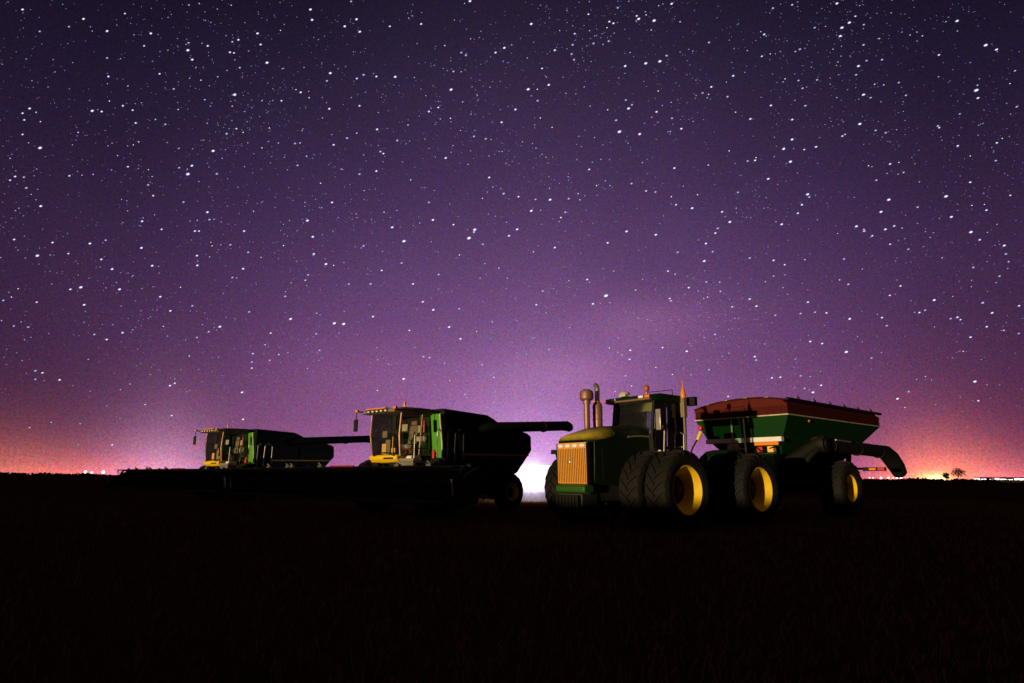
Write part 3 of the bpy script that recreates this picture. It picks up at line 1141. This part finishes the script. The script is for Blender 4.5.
# added haze ball imitating the lens glare round the work lamp
md, nt, b = new_mat('lamp_glare_haze')
nt.nodes.remove(b)
N, L = nt.nodes.new, nt.links.new
tcd = N('ShaderNodeTexCoord')
ln_ = N('ShaderNodeVectorMath'); ln_.operation = 'LENGTH'
L(tcd.outputs['Object'], ln_.inputs[0])
mr = N('ShaderNodeMapRange')
mr.inputs['From Min'].default_value = 0.1; mr.inputs['From Max'].default_value = 2.0
mr.inputs['To Min'].default_value = 1.0; mr.inputs['To Max'].default_value = 0
L(ln_.outputs['Value'], mr.inputs['Value'])
pv = N('ShaderNodeVolumePrincipled')
pv.inputs['Color'].default_value = (.95, .85, 1, 1)
L(mr.outputs['Result'], pv.inputs['Density'])
L(pv.outputs[0], nt.nodes['Material Output'].inputs['Volume'])
M['dust'] = md
m = MB()
m.ball((0, 0, 0), 2.3, 1.4, 2.0, 24)
o = m.build('dust', 'dust')
o.location = (1.18, 37.1, 1.05)
tag(o, 'pale haze added as the glare round the work lamp', 'dust', kind='stuff')

# ------------------------------------------------------------------ GROUND
m, nt, b = new_mat('stubble_ground')
N, L = nt.nodes.new, nt.links.new
tc = N('ShaderNodeTexCoord')
n1 = N('ShaderNodeTexNoise'); n1.inputs['Scale'].default_value = .35; n1.inputs['Detail'].default_value = 9; n1.inputs['Roughness'].default_value = .65
n2 = N('ShaderNodeTexNoise'); n2.inputs['Scale'].default_value = 14; n2.inputs['Detail'].default_value = 8
mp = N('ShaderNodeMapping'); mp.inputs['Scale'].default_value = (1, 1, 1)
L(tc.outputs['Object'], mp.inputs['Vector'])
L(mp.outputs['Vector'], n1.inputs['Vector']); L(mp.outputs['Vector'], n2.inputs['Vector'])
r1 = N('ShaderNodeValToRGB')
r1.color_ramp.elements[0].position = .35; r1.color_ramp.elements[0].color = (.050, .026, .009, 1)
r1.color_ramp.elements[1].position = .72; r1.color_ramp.elements[1].color = (.16, .082, .024, 1)
ad = N('ShaderNodeMath'); ad.operation = 'MULTIPLY_ADD'; ad.inputs[1].default_value = .55
L(n2.outputs['Fac'], ad.inputs[0])
ml = N('ShaderNodeMath'); ml.operation = 'MULTIPLY'; ml.inputs[1].default_value = .5
L(n1.outputs['Fac'], ml.inputs[0]); L(ml.outputs[0], ad.inputs[2])
L(ad.outputs[0], r1.inputs['Fac']); L(r1.outputs['Color'], b.inputs['Base Color'])
b.inputs['Roughness'].default_value = .95
b.inputs['Specular IOR Level'].default_value = 0
bp = N('ShaderNodeBump'); bp.inputs['Strength'].default_value = .7; bp.inputs['Distance'].default_value = .06
L(n2.outputs['Fac'], bp.inputs['Height']); L(bp.outputs['Normal'], b.inputs['Normal'])
M['ground'] = m

m = MB()
xs = [-9000, -3000, -1000, -400, -150, -60] + [-50 + 5 * i for i in range(21)] + [60, 150, 400, 1000, 3000, 9000]
ys = [-9000, -2000, -400, -100, -40, -10] + [-5 + 5 * i for i in range(17)] + [100, 150, 300, 600, 1500, 4000, 12000]
V = []
for y in ys:
    for x in xs:
        V.append((x, y, 0))
W = len(xs)
m._faces(V, [(j * W + i, j * W + i + 1, (j + 1) * W + i + 1, (j + 1) * W + i) for j in range(len(ys) - 1) for i in range(W - 1)])
g = m.build('field', 'ground')
tag(g, 'dark harvested stubble field stretching to the horizon', kind='structure')

# stubble straws in drilled rows
m = MB()
rows_dir = Vector((math.cos(R(28)), math.sin(R(28)), 0))
rows_nrm = Vector((-rows_dir.y, rows_dir.x, 0))
cnt = 0
V, Fs = [], []
while cnt < 38000:
    rr_ = 3.2 + 46 * random.random() ** 1.25
    az = R(random.uniform(-43, 43))
    p = Vector((rr_ * math.sin(az), rr_ * math.cos(az), 0))
    s = round(p.dot(rows_nrm) / .30) * .30 + random.gauss(0, .03)
    p = rows_dir * p.dot(rows_dir) + rows_nrm * s
    h = random.uniform(.04, .12)
    w = random.uniform(.003, .006) * (1 + rr_ * .03)
    t = random.uniform(0, PI)
    d = Vector((math.cos(t), math.sin(t), 0)) * w
    ln = Vector((random.gauss(0, .035), random.gauss(0, .035), h))
    k = len(V)
    V += [p - d, p + d, p + d + ln, p - d + ln]
    Fs.append((k, k + 1, k + 2, k + 3))
    cnt += 1
me = bpy.data.meshes.new('stubble')
me.from_pydata([tuple(v) for v in V], [], Fs)
me.materials.append(M['straw'])
o = bpy.data.objects.new('stubble', me)
col.objects.link(o)
tag(o, 'short cut straw stubble standing in rows across the dark field', 'stubble', kind='stuff')

# added ridge, unseen behind the camera, shaped to block the low light
SAZ = 41.5
dl = Vector((math.sin(R(SAZ)), math.cos(R(SAZ)), 0))
ev = Vector((dl.y, -dl.x, 0))


def shading_ridge_h(u):
    K = [(-900, 9), (-70, 9), (-45.5, 7.5), (-42.3, 1.86), (-12.9, 1.84), (-12.1, .92), (-5.9, .90), (-5.1, 1.4), (-3.2, 3.2), (6, 5.0), (40, 8), (900, 9)]
    for (a, ha), (c, hc) in zip(K, K[1:]):
        if a <= u <= c:
            return ha + (hc - ha) * (u - a) / (c - a)
    return 5.


m = MB()
rings = []
us = [-900, -400, -150, -80, -60] + [-50 + .5 * i for i in range(130)] + [20, 30, 60, 150, 400, 900]
for u in us:
    h = shading_ridge_h(u) + .03 * math.sin(u * 2.1) + .02 * math.sin(u * 5.3)
    ring = []
    for (t, f) in ((-8, 0), (-4, .45), (-1.2, .92), (0, 1), (1.2, .92), (4, .45), (8, 0)):
        p = dl * (-30 + t) + ev * u
        ring.append((p.x, p.y, h * f - .02))
    rings.append(ring)
m.loft(rings, False, False)
o = m.build('shading_ridge', 'shading_ridge_soil')
tag(o, 'added earth ridge out of view that blocks the low light', kind='structure')


# ------------------------------------------------------------------ HORIZON: hedge, trees, lamps, sheds
def at_px(px, dist):
    d = sky_dir(px, 478)
    d.z = 0
    d.normalize()
    return d * dist


m = MB()
V, Fs = [], []
for i in range(2400):
    az = R(random.uniform(-44, 44))
    dist = random.uniform(560, 640)
    base = 1.25 + .75 * math.sin(az * 37) * math.sin(az * 91 + 1) + random.random() * .8
    if az < R(-36.5): base += 1.2
    base += 1.6 * max(0, math.sin(az * 23 + 2) * math.sin(az * 57)) ** 3
    if az > R(36.5): base = min(base, 1.3)
    for q in range(7):
        p = Vector((dist * math.sin(az) + random.gauss(0, 2.2), dist * math.cos(az), max(.1, random.random() * max(.6, base))))
        s = random.uniform(.5, 1.1)
        n_ = Vector((random.gauss(0, 1), random.gauss(0, 1), random.gauss(0, 1))).normalized()
        e1 = n_.orthogonal().normalized() * s
        e2 = n_.cross(e1)
        k = len(V)
        V += [p + e1, p + e2, p - e1, p - e2]
        Fs.append((k, k + 1, k + 2, k + 3))
me = bpy.data.meshes.new('treeline')
me.from_pydata([tuple(v) for v in V], [], Fs)
me.materials.append(M['leaf'])
o = bpy.data.objects.new('treeline', me)
col.objects.link(o)
tag(o, 'low dark line of far scrub and trees along the horizon', 'treeline', kind='stuff')


def tree(px, dist, h, w, label, lean=0.0, seed=1):
    rg = random.Random(seed)
    p = at_px(px, dist)
    t = thing('tree', label, 'tree', (p.x, p.y, 0), 0, 'lone trees on the right horizon')
    m = MB()
    m.tube([(0, 0, -.2), (lean * .3, 0, h * .3), (lean * .7, 0, h * .75)], [.25, .2, .08], 8)
    for k in range(6):
        a = k * 1.1
        m.tube([(lean * .4, 0, h * .4), (lean * .6 + w * .3 * math.cos(a), w * .3 * math.sin(a), h * (.65 + .05 * k))], [.1, .03], 5)
    m.build('trunk', 'bark', t)
    V, Fs = [], []
    lobes = [(rg.uniform(-.36, .36) * w, rg.uniform(-.3, .3) * w, h * rg.uniform(.5, .88), w * rg.uniform(.16, .30)) for _ in range(9)]
    for k in range(900):
        lx, ly, lz, lr = lobes[k % 9]
        d = Vector((rg.gauss(0, 1), rg.gauss(0, 1), rg.gauss(0, .8))).normalized() * lr * rg.random() ** .4
        c = Vector((lx + lean, ly, lz)) + d
        s = rg.uniform(.12, .26)
        n_ = Vector((rg.gauss(0, 1), rg.gauss(0, 1), rg.gauss(0, 1))).normalized()
        e1 = n_.orthogonal().normalized() * s
        e2 = n_.cross(e1)
        q = len(V)
        V += [c + e1, c + e2, c - e1, c - e2]
        Fs.append((q, q + 1, q + 2, q + 3))
    me = bpy.data.meshes.new('crown')
    me.from_pydata([tuple(v) for v in V], [], Fs)
    me.materials.append(M['leaf'])
    o = bpy.data.objects.new('crown', me)
    col.objects.link(o)
    o.parent = t


tree(958, 420, 7.4, 8.0, 'larger round crowned tree black against the glow, right of the orange light', .4, 3)
tree(947, 420, 5.2, 3.4, 'small thin tree between the orange light and the bigger tree', -.3, 5)


def yard_lamp(px, dist, z, r, mat, label, group, wide=1.0, name='yard_lamp'):
    p = at_px(px, dist)
    t = thing(name, label, 'yard lamp', (p.x, p.y, 0), -math.atan2(p.x, p.y), group)
    m = MB()
    m.tube([(0, 0, -.2), (0, 0, z)], .12, 6)
    m.build('pole', 'dark_steel', t)
    m = MB()
    m.ball((0, -.3, z), r * wide, r * .6, r)
    m.build('lamp_head', mat, t)
    return t


for px, r in ((869.5, .75), (873, .7), (881, .85), (888.5, .8), (893, .7), (897, .85), (901, .85), (908, .45)):
    yard_lamp(px, 700, 3.0, r, 'lamp_white' if r > .75 else 'lamp_pink', 'tiny lamp in the far row of lights under the cart spout', 'row of tiny lamps under the cart spout')
yard_lamp(937, 700, 3.1, 2.3, 'lamp_amber', 'big amber lamp blazing on the right horizon, left of the two trees', 'horizon lamps', 3.6)
yard_lamp(84.5, 700, 4.0, 1.1, 'lamp_white', 'pale lamp on the left horizon, first of three from the left', 'horizon lamps')
yard_lamp(91, 700, 3.6, .85, 'lamp_pink', 'dimmer pink lamp between two pale lamps on the left horizon', 'horizon lamps', 1.6)
yard_lamp(102.5, 700, 3.9, 1.2, 'lamp_white', 'bright pale lamp just left of the far header tip', 'horizon lamps')


def shed(px, dist, w, label):
    p = at_px(px, dist)
    t = thing('farm_shed', label, 'shed', (p.x, p.y, 0), -math.atan2(p.x, p.y), 'lit sheds on the right horizon')
    m = MB()
    m.box(-w / 2, w / 2, -4, 4, 0, 3.4)
    m.build('wall', 'dark_steel', t)
    m = MB()
    m.prism([(-w / 2 - .4, 3.4), (w / 2 + .4, 3.4), (w / 2 - .4, 4.1), (-w / 2 + .4, 4.1)], -4.5, 4.5)
    m.build('roof', 'black', t)
    k = max(3, int(w / 4))
    for i in range(k):
        m = MB()
        x = -w / 2 + w * (i + .5) / k
        q = math.sin(px * 3.1 + i * 2.3)
        m.box(x - w / k * (.40 + .09 * q), x + w / k * .44, -4.06, -4.01, 1.2 - .4 * q, 2.7 + .6 * math.cos(i * 1.9))
        m.build('window', 'lamp_white' if i % 3 else 'lamp_pink', t)


shed(983.5, 700, 13, 'shorter lit shed on the right horizon, nearest the trees')
shed(1013, 700, 27, 'longer lit shed on the horizon at the right edge of the picture')

# ------------------------------------------------------------------ STARS
CH = {
    (0, 0): "67,28,20 118,93,15 205,79,15 248,56,20 318,92,20 274,92,13 371,40,15 448,99,20 398,103,13 428,136,15 78,175,13 318,172,15 322,227,18 358,174,12 474,219,16 380,255,12 516,264,15 563,232,13 560,127,15 558,149,24 571,177,20 600,128,13 617,136,18 690,124,15 708,118,18 683,155,18 695,157,15 765,99,20 774,132,18 793,186,24 712,201,15 838,204,13 833,90,13 922,28,22 927,59,20 981,217,22 971,240,15 903,200,13 893,274,18 879,266,13 917,271,13 918,290,14 836,299,15 697,281,26 778,299,12 88,322,20 67,336,17 72,356,16 107,333,14 120,361,14 274,329,24 302,331,18 365,314,17 394,327,16 420,305,13 325,300,14 403,365,17 491,369,15 529,325,13 232,393,14 67,399,16 85,424,14 119,439,28 215,430,12 321,433,13 412,421,14 379,433,12 396,430,12 532,440,14 633,448,24 660,470,13 673,397,17 702,382,15 722,393,14 800,380,14 876,426,15 978,323,19 958,350,14 991,430,17 736,424,12 380,495,15 441,504,12 452,524,14 440,549,16 570,492,20 532,498,15 558,517,28 644,516,17 726,495,12 45,524,18 71,526,16 30,535,16 78,558,18 93,577,13 121,612,22 56,618,14 46,625,14 206,522,16 455,581,16 545,600,15 616,630,20 622,652,16 586,654,14 422,657,19 425,647,13 459,638,13 379,626,13 884,491,15 854,504,12 952,544,14 906,601,14 986,601,18 913,655,22 955,617,14 361,592,12 480,681,16 753,627,12 860,655,12",
    (340, 0): "49,57,20 14,78,20 59,94,20 33,4,15 148,78,16 204,54,14 241,71,18 215,47,13 386,3,22 370,10,14 340,59,12 374,164,16 360,156,15 388,115,14 462,156,18 488,142,20 510,133,14 568,71,22 556,172,13 559,265,24 586,265,14 638,149,18 600,203,15 613,229,14 620,252,20 587,299,16 521,325,19 480,363,18 595,350,14 630,378,13 671,277,14 725,258,14 691,133,16 688,160,15 695,177,15 697,100,15 738,42,15 741,91,14 753,129,16 781,131,13 800,64,18 812,69,18 793,82,14 798,122,16 825,23,15 881,47,16 887,56,24 907,35,14 933,61,26 985,11,20 847,196,20 908,188,24 950,182,26 970,165,16 945,270,14 849,297,15 857,322,23 867,311,15 820,357,17 830,391,28 890,398,22 940,332,18 926,348,14 986,351,15 795,326,14 743,315,14 330,266,24 164,228,21 108,227,17 70,222,17 50,233,16 221,230,13 337,212,15 360,213,14 264,331,17 292,319,15 298,353,14 328,351,14 255,284,13 408,283,13 389,339,14 110,384,19 58,314,16 202,371,13 170,417,16 21,410,17 50,395,14 120,450,17 129,456,16 398,405,16 358,387,14 433,412,15 448,414,13 542,421,13 582,440,14 600,458,13 612,467,13 314,469,19 336,432,13 330,452,12 108,508,18 58,517,16 7,503,14 72,566,14 210,534,13 380,488,14 443,527,18 454,555,14 486,575,18 530,584,16 624,593,22 622,559,14 568,626,22 596,624,14 669,630,16 656,646,15 651,658,12 679,590,16 740,503,16 775,473,13 756,408,13 993,499,18 866,545,16 788,537,14 802,551,14 762,551,14 909,567,15 937,570,15 984,584,14 998,608,16 276,653,20 264,601,15 131,630,13 169,625,13 48,635,13 155,675,20 237,662,14 337,667,16 400,682,26 526,681,20 495,660,13 423,589,12 707,575,12",
    (680, 0): "466,10,22 276,24,16 333,14,15 503,67,24 481,82,25 476,107,23 521,48,15 546,73,15 545,133,17 400,82,15 432,78,13 250,102,18 240,94,14 256,107,13 86,126,16 200,150,14 243,167,15 268,160,13 356,146,17 823,62,24 824,92,14 908,134,28 940,147,22 769,163,18 627,38,14 703,95,13 600,177,16 530,196,22 554,180,15 523,222,16 158,225,19 306,243,14 312,234,14 352,239,15 364,262,15 407,237,15 93,258,18 67,276,15 85,280,14 81,290,14 141,287,16 270,313,18 372,314,16 209,353,19 165,333,14 333,355,18 545,281,23 566,290,15 578,250,14 605,252,14 650,245,15 671,283,15 768,228,14 880,268,32 885,291,20 980,248,14 995,210,15 1000,317,16 534,368,24 482,404,16 490,399,15 581,387,15 611,394,16 643,385,13 766,374,17 770,379,15 825,433,18 941,424,17 957,411,14 938,477,16 333,414,21 308,442,23 369,444,15 404,436,19 146,448,14 201,478,16 223,476,18 226,468,14 328,480,24 280,465,13 262,531,20 172,571,15 379,577,24 384,585,16 362,608,18 350,633,17 302,666,20 285,658,14 36,618,20 52,578,14 125,629,18 148,659,22 167,618,14 112,678,16 624,487,18 650,482,14 615,515,14 648,517,14 664,512,15 583,535,16 620,593,26 597,629,23 790,583,27 806,644,22 862,541,18 711,540,14 706,615,15 867,610,14 910,624,18 904,607,13 981,580,15 524,672,22 546,681,15 610,681,20 636,671,18 560,492,14 570,495,13 4,382,19 84,490,14 10,553,13 862,463,13",
    (0, 230): "42,28,18 156,37,18 111,76,26 149,74,14 203,70,15 267,40,20 314,30,15 420,53,20 452,106,20 301,87,18 333,116,20 240,170,26 209,176,18 250,222,20 355,176,22 54,174,14 34,199,14 10,209,16 109,214,16 395,135,14 476,198,19 506,240,18 571,225,16 585,76,18 586,105,19 587,92,13 622,80,14 684,44,16 630,47,13 656,44,13 737,66,16 722,115,19 690,141,15 703,142,14 842,46,14 929,20,20 932,71,19 725,3,18 579,3,18 591,3,15 968,101,22 991,105,14 915,133,15 907,149,16 864,157,13 847,197,16 848,183,13 863,264,23 993,277,26 740,243,16 653,287,22 620,302,16 585,319,15 804,306,16 939,308,15 949,357,15 364,305,18 394,296,14 280,310,16 317,325,18 84,288,16 41,285,15 63,273,14 73,326,12 262,384,14 105,418,17 126,424,18 105,443,15 177,445,19 751,367,15 801,387,15 828,370,14 855,364,13 748,392,15 748,410,15 913,411,13 505,462,19 519,455,16 719,482,20 722,562,18 510,551,16 431,518,14 333,638,16 233,638,13 562,374,14 536,170,13",
    (340, 230): "190,33,26 70,47,16 383,24,30 398,6,16 424,42,15 502,17,19 638,52,18 183,98,16 124,120,16 26,160,15 91,160,17 217,160,18 293,132,16 355,74,14 430,100,14 416,143,14 497,143,14 472,113,13 583,222,16 602,181,15 790,195,32 751,219,19 734,147,18 741,155,14 680,150,14 813,122,14 795,38,18 851,4,20 938,14,20 974,122,16 995,131,14 1003,66,16 983,210,17 979,203,15 899,146,13 878,178,14 98,257,19 11,279,26 277,237,20 246,213,18 354,234,15 324,288,20 358,323,19 206,298,15 248,376,17 266,379,17 189,442,22 144,398,14 112,385,13 111,476,14 110,349,13 422,400,15 457,437,14 371,488,15 376,498,13 457,512,14 862,357,19 860,384,17 825,363,14 800,350,13 958,349,16 848,433,15 987,429,14 866,463,14 938,408,14 682,290,14 885,261,13 554,368,13 452,273,12 406,301,12",
    (680, 230): "77,40,19 105,9,18 97,64,15 72,92,22 207,83,17 278,90,18 311,103,15 371,88,14 312,133,14 487,86,16 468,10,14 547,3,20 571,17,16 624,42,15 678,57,16 743,22,14 864,6,26 890,29,18 963,46,22 968,71,17 976,94,15 871,111,17 949,137,17 939,156,14 26,171,18 78,154,16 118,155,13 120,182,15 82,199,14 207,205,18 227,226,19 155,228,15 380,214,18 358,248,17 401,244,16 435,246,17 283,253,15 500,161,17 504,264,20 474,148,14 600,260,18 614,284,16 623,194,16 655,166,17 586,250,12 755,208,22 728,238,16 711,245,18 697,244,14 810,197,14 865,168,14 899,216,20 927,246,20 911,287,18 962,298,16 1007,225,18 1006,307,15 863,318,19 841,360,14 824,259,19 804,263,16 833,266,15 387,331,19 422,337,18 494,362,26 569,380,15 598,364,13 222,376,19 226,386,17 104,310,17 72,319,13 20,360,20 51,386,13 86,415,15 273,439,18 298,437,18 358,433,15 387,435,14 419,461,19 395,482,22 370,470,16 876,450,26 646,501,22 679,480,16 886,507,17 703,443,13 668,527,12 143,494,16 33,430,14 163,262,13 145,366,13",
}
chart = []
for (ox, oy), s in CH.items():
    for q in s.split():
        a, b_, c = map(float, q.split(','))
        chart.append((ox + a / 2.97, oy + b_ / 2.97, c / 10))
rs = random.Random(11)
STAR_MATS = [glow('star_white', (.97, .94, 1), 1.2), glow('star_blue', (.58, .62, 1), .95), glow('star_dim_violet', (.50, .44, .95), .58),
             glow('star_warm', (1, .76, .72), .8), glow('star_halo', (.36, .34, .72), .75)]
for q in STAR_MATS:
    q.cycles.emission_sampling = 'NONE'
    q.node_tree.nodes['Principled BSDF'].inputs['Base Color'].default_value = (0, 0, 0, 1)
    q.node_tree.nodes['Principled BSDF'].inputs['Specular IOR Level'].default_value = 0
V, Fs, MI = [], [], []
RS = 15000.0
tilt_u = CAM_R.to_3x3() @ Vector((.94, .34, 0))


def star(d, size_px, mat, ell=1.35):
    px = RS / F_PX * max(.5, d.dot(CAM_R.to_3x3() @ Vector((0, 0, -1)))) ** 1.5
    e1 = (tilt_u - d * tilt_u.dot(d)).normalized()
    e2 = d.cross(e1)
    k = len(V)
    r = size_px * px / 2
    c = d * RS
    d = d.normalized()
    for i in range(6):
        a = 2 * PI * i / 6
        V.append(c + e1 * r * ell * math.cos(a) + e2 * r * math.sin(a))
    Fs.append(tuple(range(k, k + 6)))
    MI.append(mat)


for (x, y, s) in chart:
    d = sky_dir(x, y)
    mt = 3 if rs.random() < .04 else (0 if s > 1.7 or rs.random() < .35 else 1)
    if s > 1.45:
        star(d * 1.002, 1.05 * s + .15, 4 if s > 2.1 else 2, 1.5)
    star(d, .66 * s - .02, mt, 1.75 if s > 1.9 else 1.45)
cl = [sky_dir(rs.uniform(-50, 1070), rs.uniform(-40, 380)) for _ in range(120)]
cnt = 0
while cnt < 9500:
    if rs.random() < .12:
        d = (rs.choice(cl) + Vector((rs.gauss(0, .03), rs.gauss(0, .03), rs.gauss(0, .03)))).normalized()
    else:
        d = Vector((rs.gauss(0, 1), rs.gauss(0, 1), rs.gauss(0, 1))).normalized()
    if d.z < .02 or d.y < -.2:
        continue
    if rs.random() > min(1, d.z / .16 + .12):
        continue
    q = rs.random()
    star(d, .50 + 0.75 * rs.random() ** 5, 2 if q < .86 else (1 if q < .985 else 3))
    cnt += 1
me = bpy.data.meshes.new('stars')
me.from_pydata([tuple(v) for v in V], [], Fs)
for q in STAR_MATS:
    me.materials.append(q)
me.polygons.foreach_set('material_index', MI)
o = bpy.data.objects.new('stars', me)
col.objects.link(o)
tag(o, 'thousands of white and blue stars scattered over the night sky', 'stars', kind='stuff')

# ------------------------------------------------------------------ WORLD: moonless sky with town glow
w = bpy.data.worlds.new('World')
sc.world = w
w.use_nodes = True
nt = w.node_tree
for q in list(nt.nodes):
    nt.nodes.remove(q)
N, L = nt.nodes.new, nt.links.new


def val(x):
    return x


def math_(op, a, b=None, c=None):
    nd = N('ShaderNodeMath')
    nd.operation = op
    for i, v in enumerate((a, b, c)):
        if v is None: continue
        if isinstance(v, (int, float)):
            nd.inputs[i].default_value = v
        else:
            L(v, nd.inputs[i])
    return nd.outputs[0]


def vmath(op, a, b=None, scale=None):
    nd = N('ShaderNodeVectorMath')
    nd.operation = op
    for i, v in enumerate((a, b)):
        if v is None: continue
        if isinstance(v, (tuple, list)):
            nd.inputs[i].default_value = v
        else:
            L(v, nd.inputs[i])
    if scale is not None:
        if isinstance(scale, (int, float)):
            nd.inputs['Scale'].default_value = scale
        else:
            L(scale, nd.inputs['Scale'])
    return nd.outputs[0]


tc = N('ShaderNodeTexCoord')
sp = N('ShaderNodeSeparateXYZ')
L(tc.outputs['Generated'], sp.inputs[0])
X, Y, Z = sp.outputs
AZ = math_('ARCTAN2', X, Y)
EL = math_('ARCSINE', Z)


def blob(az0, el0, sa, se, colr, k):
    u = math_('DIVIDE', math_('SUBTRACT', AZ, R(az0)), R(sa))
    v = math_('DIVIDE', math_('SUBTRACT', EL, R(el0)), R(se))
    e = math_('EXPONENT', math_('MULTIPLY', math_('ADD', math_('MULTIPLY', u, u), math_('ABSOLUTE', v)), -1.0))
    return vmath('SCALE', tuple(colr), scale=math_('MULTIPLY', e, k))


def gblob(az0, el0, sa, se, colr, k):
    u = math_('DIVIDE', math_('SUBTRACT', AZ, R(az0)), R(sa))
    v = math_('DIVIDE', math_('SUBTRACT', EL, R(el0)), R(se))
    e = math_('EXPONENT', math_('MULTIPLY', math_('ADD', math_('MULTIPLY', u, u), math_('MULTIPLY', v, v)), -1.0))
    return vmath('SCALE', tuple(colr), scale=math_('MULTIPLY', e, k))


ramp = N('ShaderNodeValToRGB')
cr = ramp.color_ramp
cr.interpolation = 'B_SPLINE'
stops = [(0.0, (.110, .030, .085)), (.12, (.100, .034, .112)), (.26, (.082, .036, .122)), (.40, (.043, .023, .078)), (.55, (.019, .013, .040)),
         (.66, (.011, .008, .022)), (1.0, (.004, .003, .010))]
while len(cr.elements) > 1:
    cr.elements.remove(cr.elements[-1])
cr.elements[0].position = stops[0][0]
cr.elements[0].color = (*stops[0][1], 1)
for p, c in stops[1:]:
    e = cr.elements.new(p)
    e.color = (*c, 1)
L(Z, ramp.inputs['Fac'])
# the sky is brightest over the middle of the view and falls off to the sides
ua = math_('DIVIDE', math_('SUBTRACT', AZ, R(3)), R(40))
fall = math_('ADD', math_('MULTIPLY', math_('EXPONENT', math_('MULTIPLY', math_('MULTIPLY', ua, ua), -1.0)), .76), .24)
# uneven airglow
ns = N('ShaderNodeTexNoise')
ns.inputs['Scale'].default_value = 2.6
ns.inputs['Detail'].default_value = 3
L(tc.outputs['Generated'], ns.inputs['Vector'])
fall = math_('MULTIPLY', fall, math_('ADD', math_('MULTIPLY', ns.outputs['Fac'], .7), .65))
base = vmath('SCALE', ramp.outputs['Color'], scale=fall)
acc = base
for bl in (
    blob(3, 0, 22, 10.0, (.42, .18, .46), .95),
    blob(1.7, 0, 6.5, 4.2, (.70, .42, .80), .70),
    blob(32, 0, 13, 3.2, (.70, .085, .10), .42),
    blob(33.2, 0, 3.6, 1.6, (1.0, .24, .05), 1.5),
    gblob(33.15, -.1, .95, .55, (1.0, .55, .12), 2.0),
    blob(38, 0, 4, 1.0, (.9, .20, .22), .6),
    blob(-38.5, 0, 7.5, 1.7, (.85, .22, .11), .8),
    blob(-33, 0, 5, .9, (.95, .09, .05), .5),
    blob(-28.2, 0, 3.8, 2.4, (.85, .42, .66), .72),
    blob(-20, 0, 14, 4, (.42, .11, .22), .34),
    blob(-139, 0, 45, 14, (.50, .26, .10), .8),  # warm glow added behind the camera as fill for ground and machines
    gblob(12.5, 13.5, 6, 2.2, (.5, .2, .32), .13),
    gblob(6, 9.5, 6, 2.0, (.5, .2, .32), .12),
    gblob(-12, 9, 8, 3.0, (.4, .1, .25), .08),
):
    acc = vmath('ADD', acc, bl)
# fine noise grain over the sky colour
gn = N('ShaderNodeTexNoise')
gn.inputs['Scale'].default_value = 420
gn.inputs['Detail'].default_value = 2
gn.inputs['Roughness'].default_value = .8
L(tc.outputs['Generated'], gn.inputs['Vector'])
gv = vmath('SUBTRACT', gn.outputs['Color'], (.5, .5, .5))
gv = vmath('MULTIPLY', gv, (2.3, 2.1, 2.5))
gv = vmath('ADD', gv, (1, 1, 1))
acc = vmath('MULTIPLY', acc, gv)
acc = vmath('MAXIMUM', acc, (0, 0, 0))
# below the horizon: black earth
up = math_('GREATER_THAN', Z, -0.02)
acc = vmath('SCALE', acc, scale=up)
bg = N('ShaderNodeBackground')
bg.inputs['Strength'].default_value = 1.0
L(acc, bg.inputs['Color'])
# last trace of blue in the air, sun long gone
st = N('ShaderNodeTexSky')
st.sky_type = 'NISHITA'
st.sun_disc = False
st.sun_elevation = R(0.12)
st.sun_rotation = R(180 + SAZ)
bg2 = N('ShaderNodeBackground')
bg2.inputs['Strength'].default_value = .0006
L(st.outputs[0], bg2.inputs['Color'])
ash = N('ShaderNodeAddShader')
L(bg.outputs[0], ash.inputs[0])
L(bg2.outputs[0], ash.inputs[1])
out = N('ShaderNodeOutputWorld')
L(ash.outputs[0], out.inputs['Surface'])

# ------------------------------------------------------------------ low warm light passing over the added ridge
sl = bpy.data.lights.new('low_warm_light', 'SUN')
sl.energy = 5.0
sl.angle = R(.7)
sl.color = (1.0, .75, .42)
so = bpy.data.objects.new('low_warm_light', sl)
col.objects.link(so)
sdir = Vector((dl.x, dl.y, -math.tan(R(.12))))
so.rotation_euler = sdir.to_track_quat('-Z', 'Y').to_euler()

# ------------------------------------------------------------------ render settings
sc.render.engine = 'CYCLES'
sc.cycles.max_bounces = 6
sc.cycles.diffuse_bounces = 1
sc.cycles.transparent_max_bounces = 16
sc.cycles.sample_clamp_indirect = 4
vs = sc.view_settings
vs.view_transform = 'Standard'
vs.look = 'None'
vs.exposure = 0
vs.gamma = 1
vs.use_curve_mapping = False
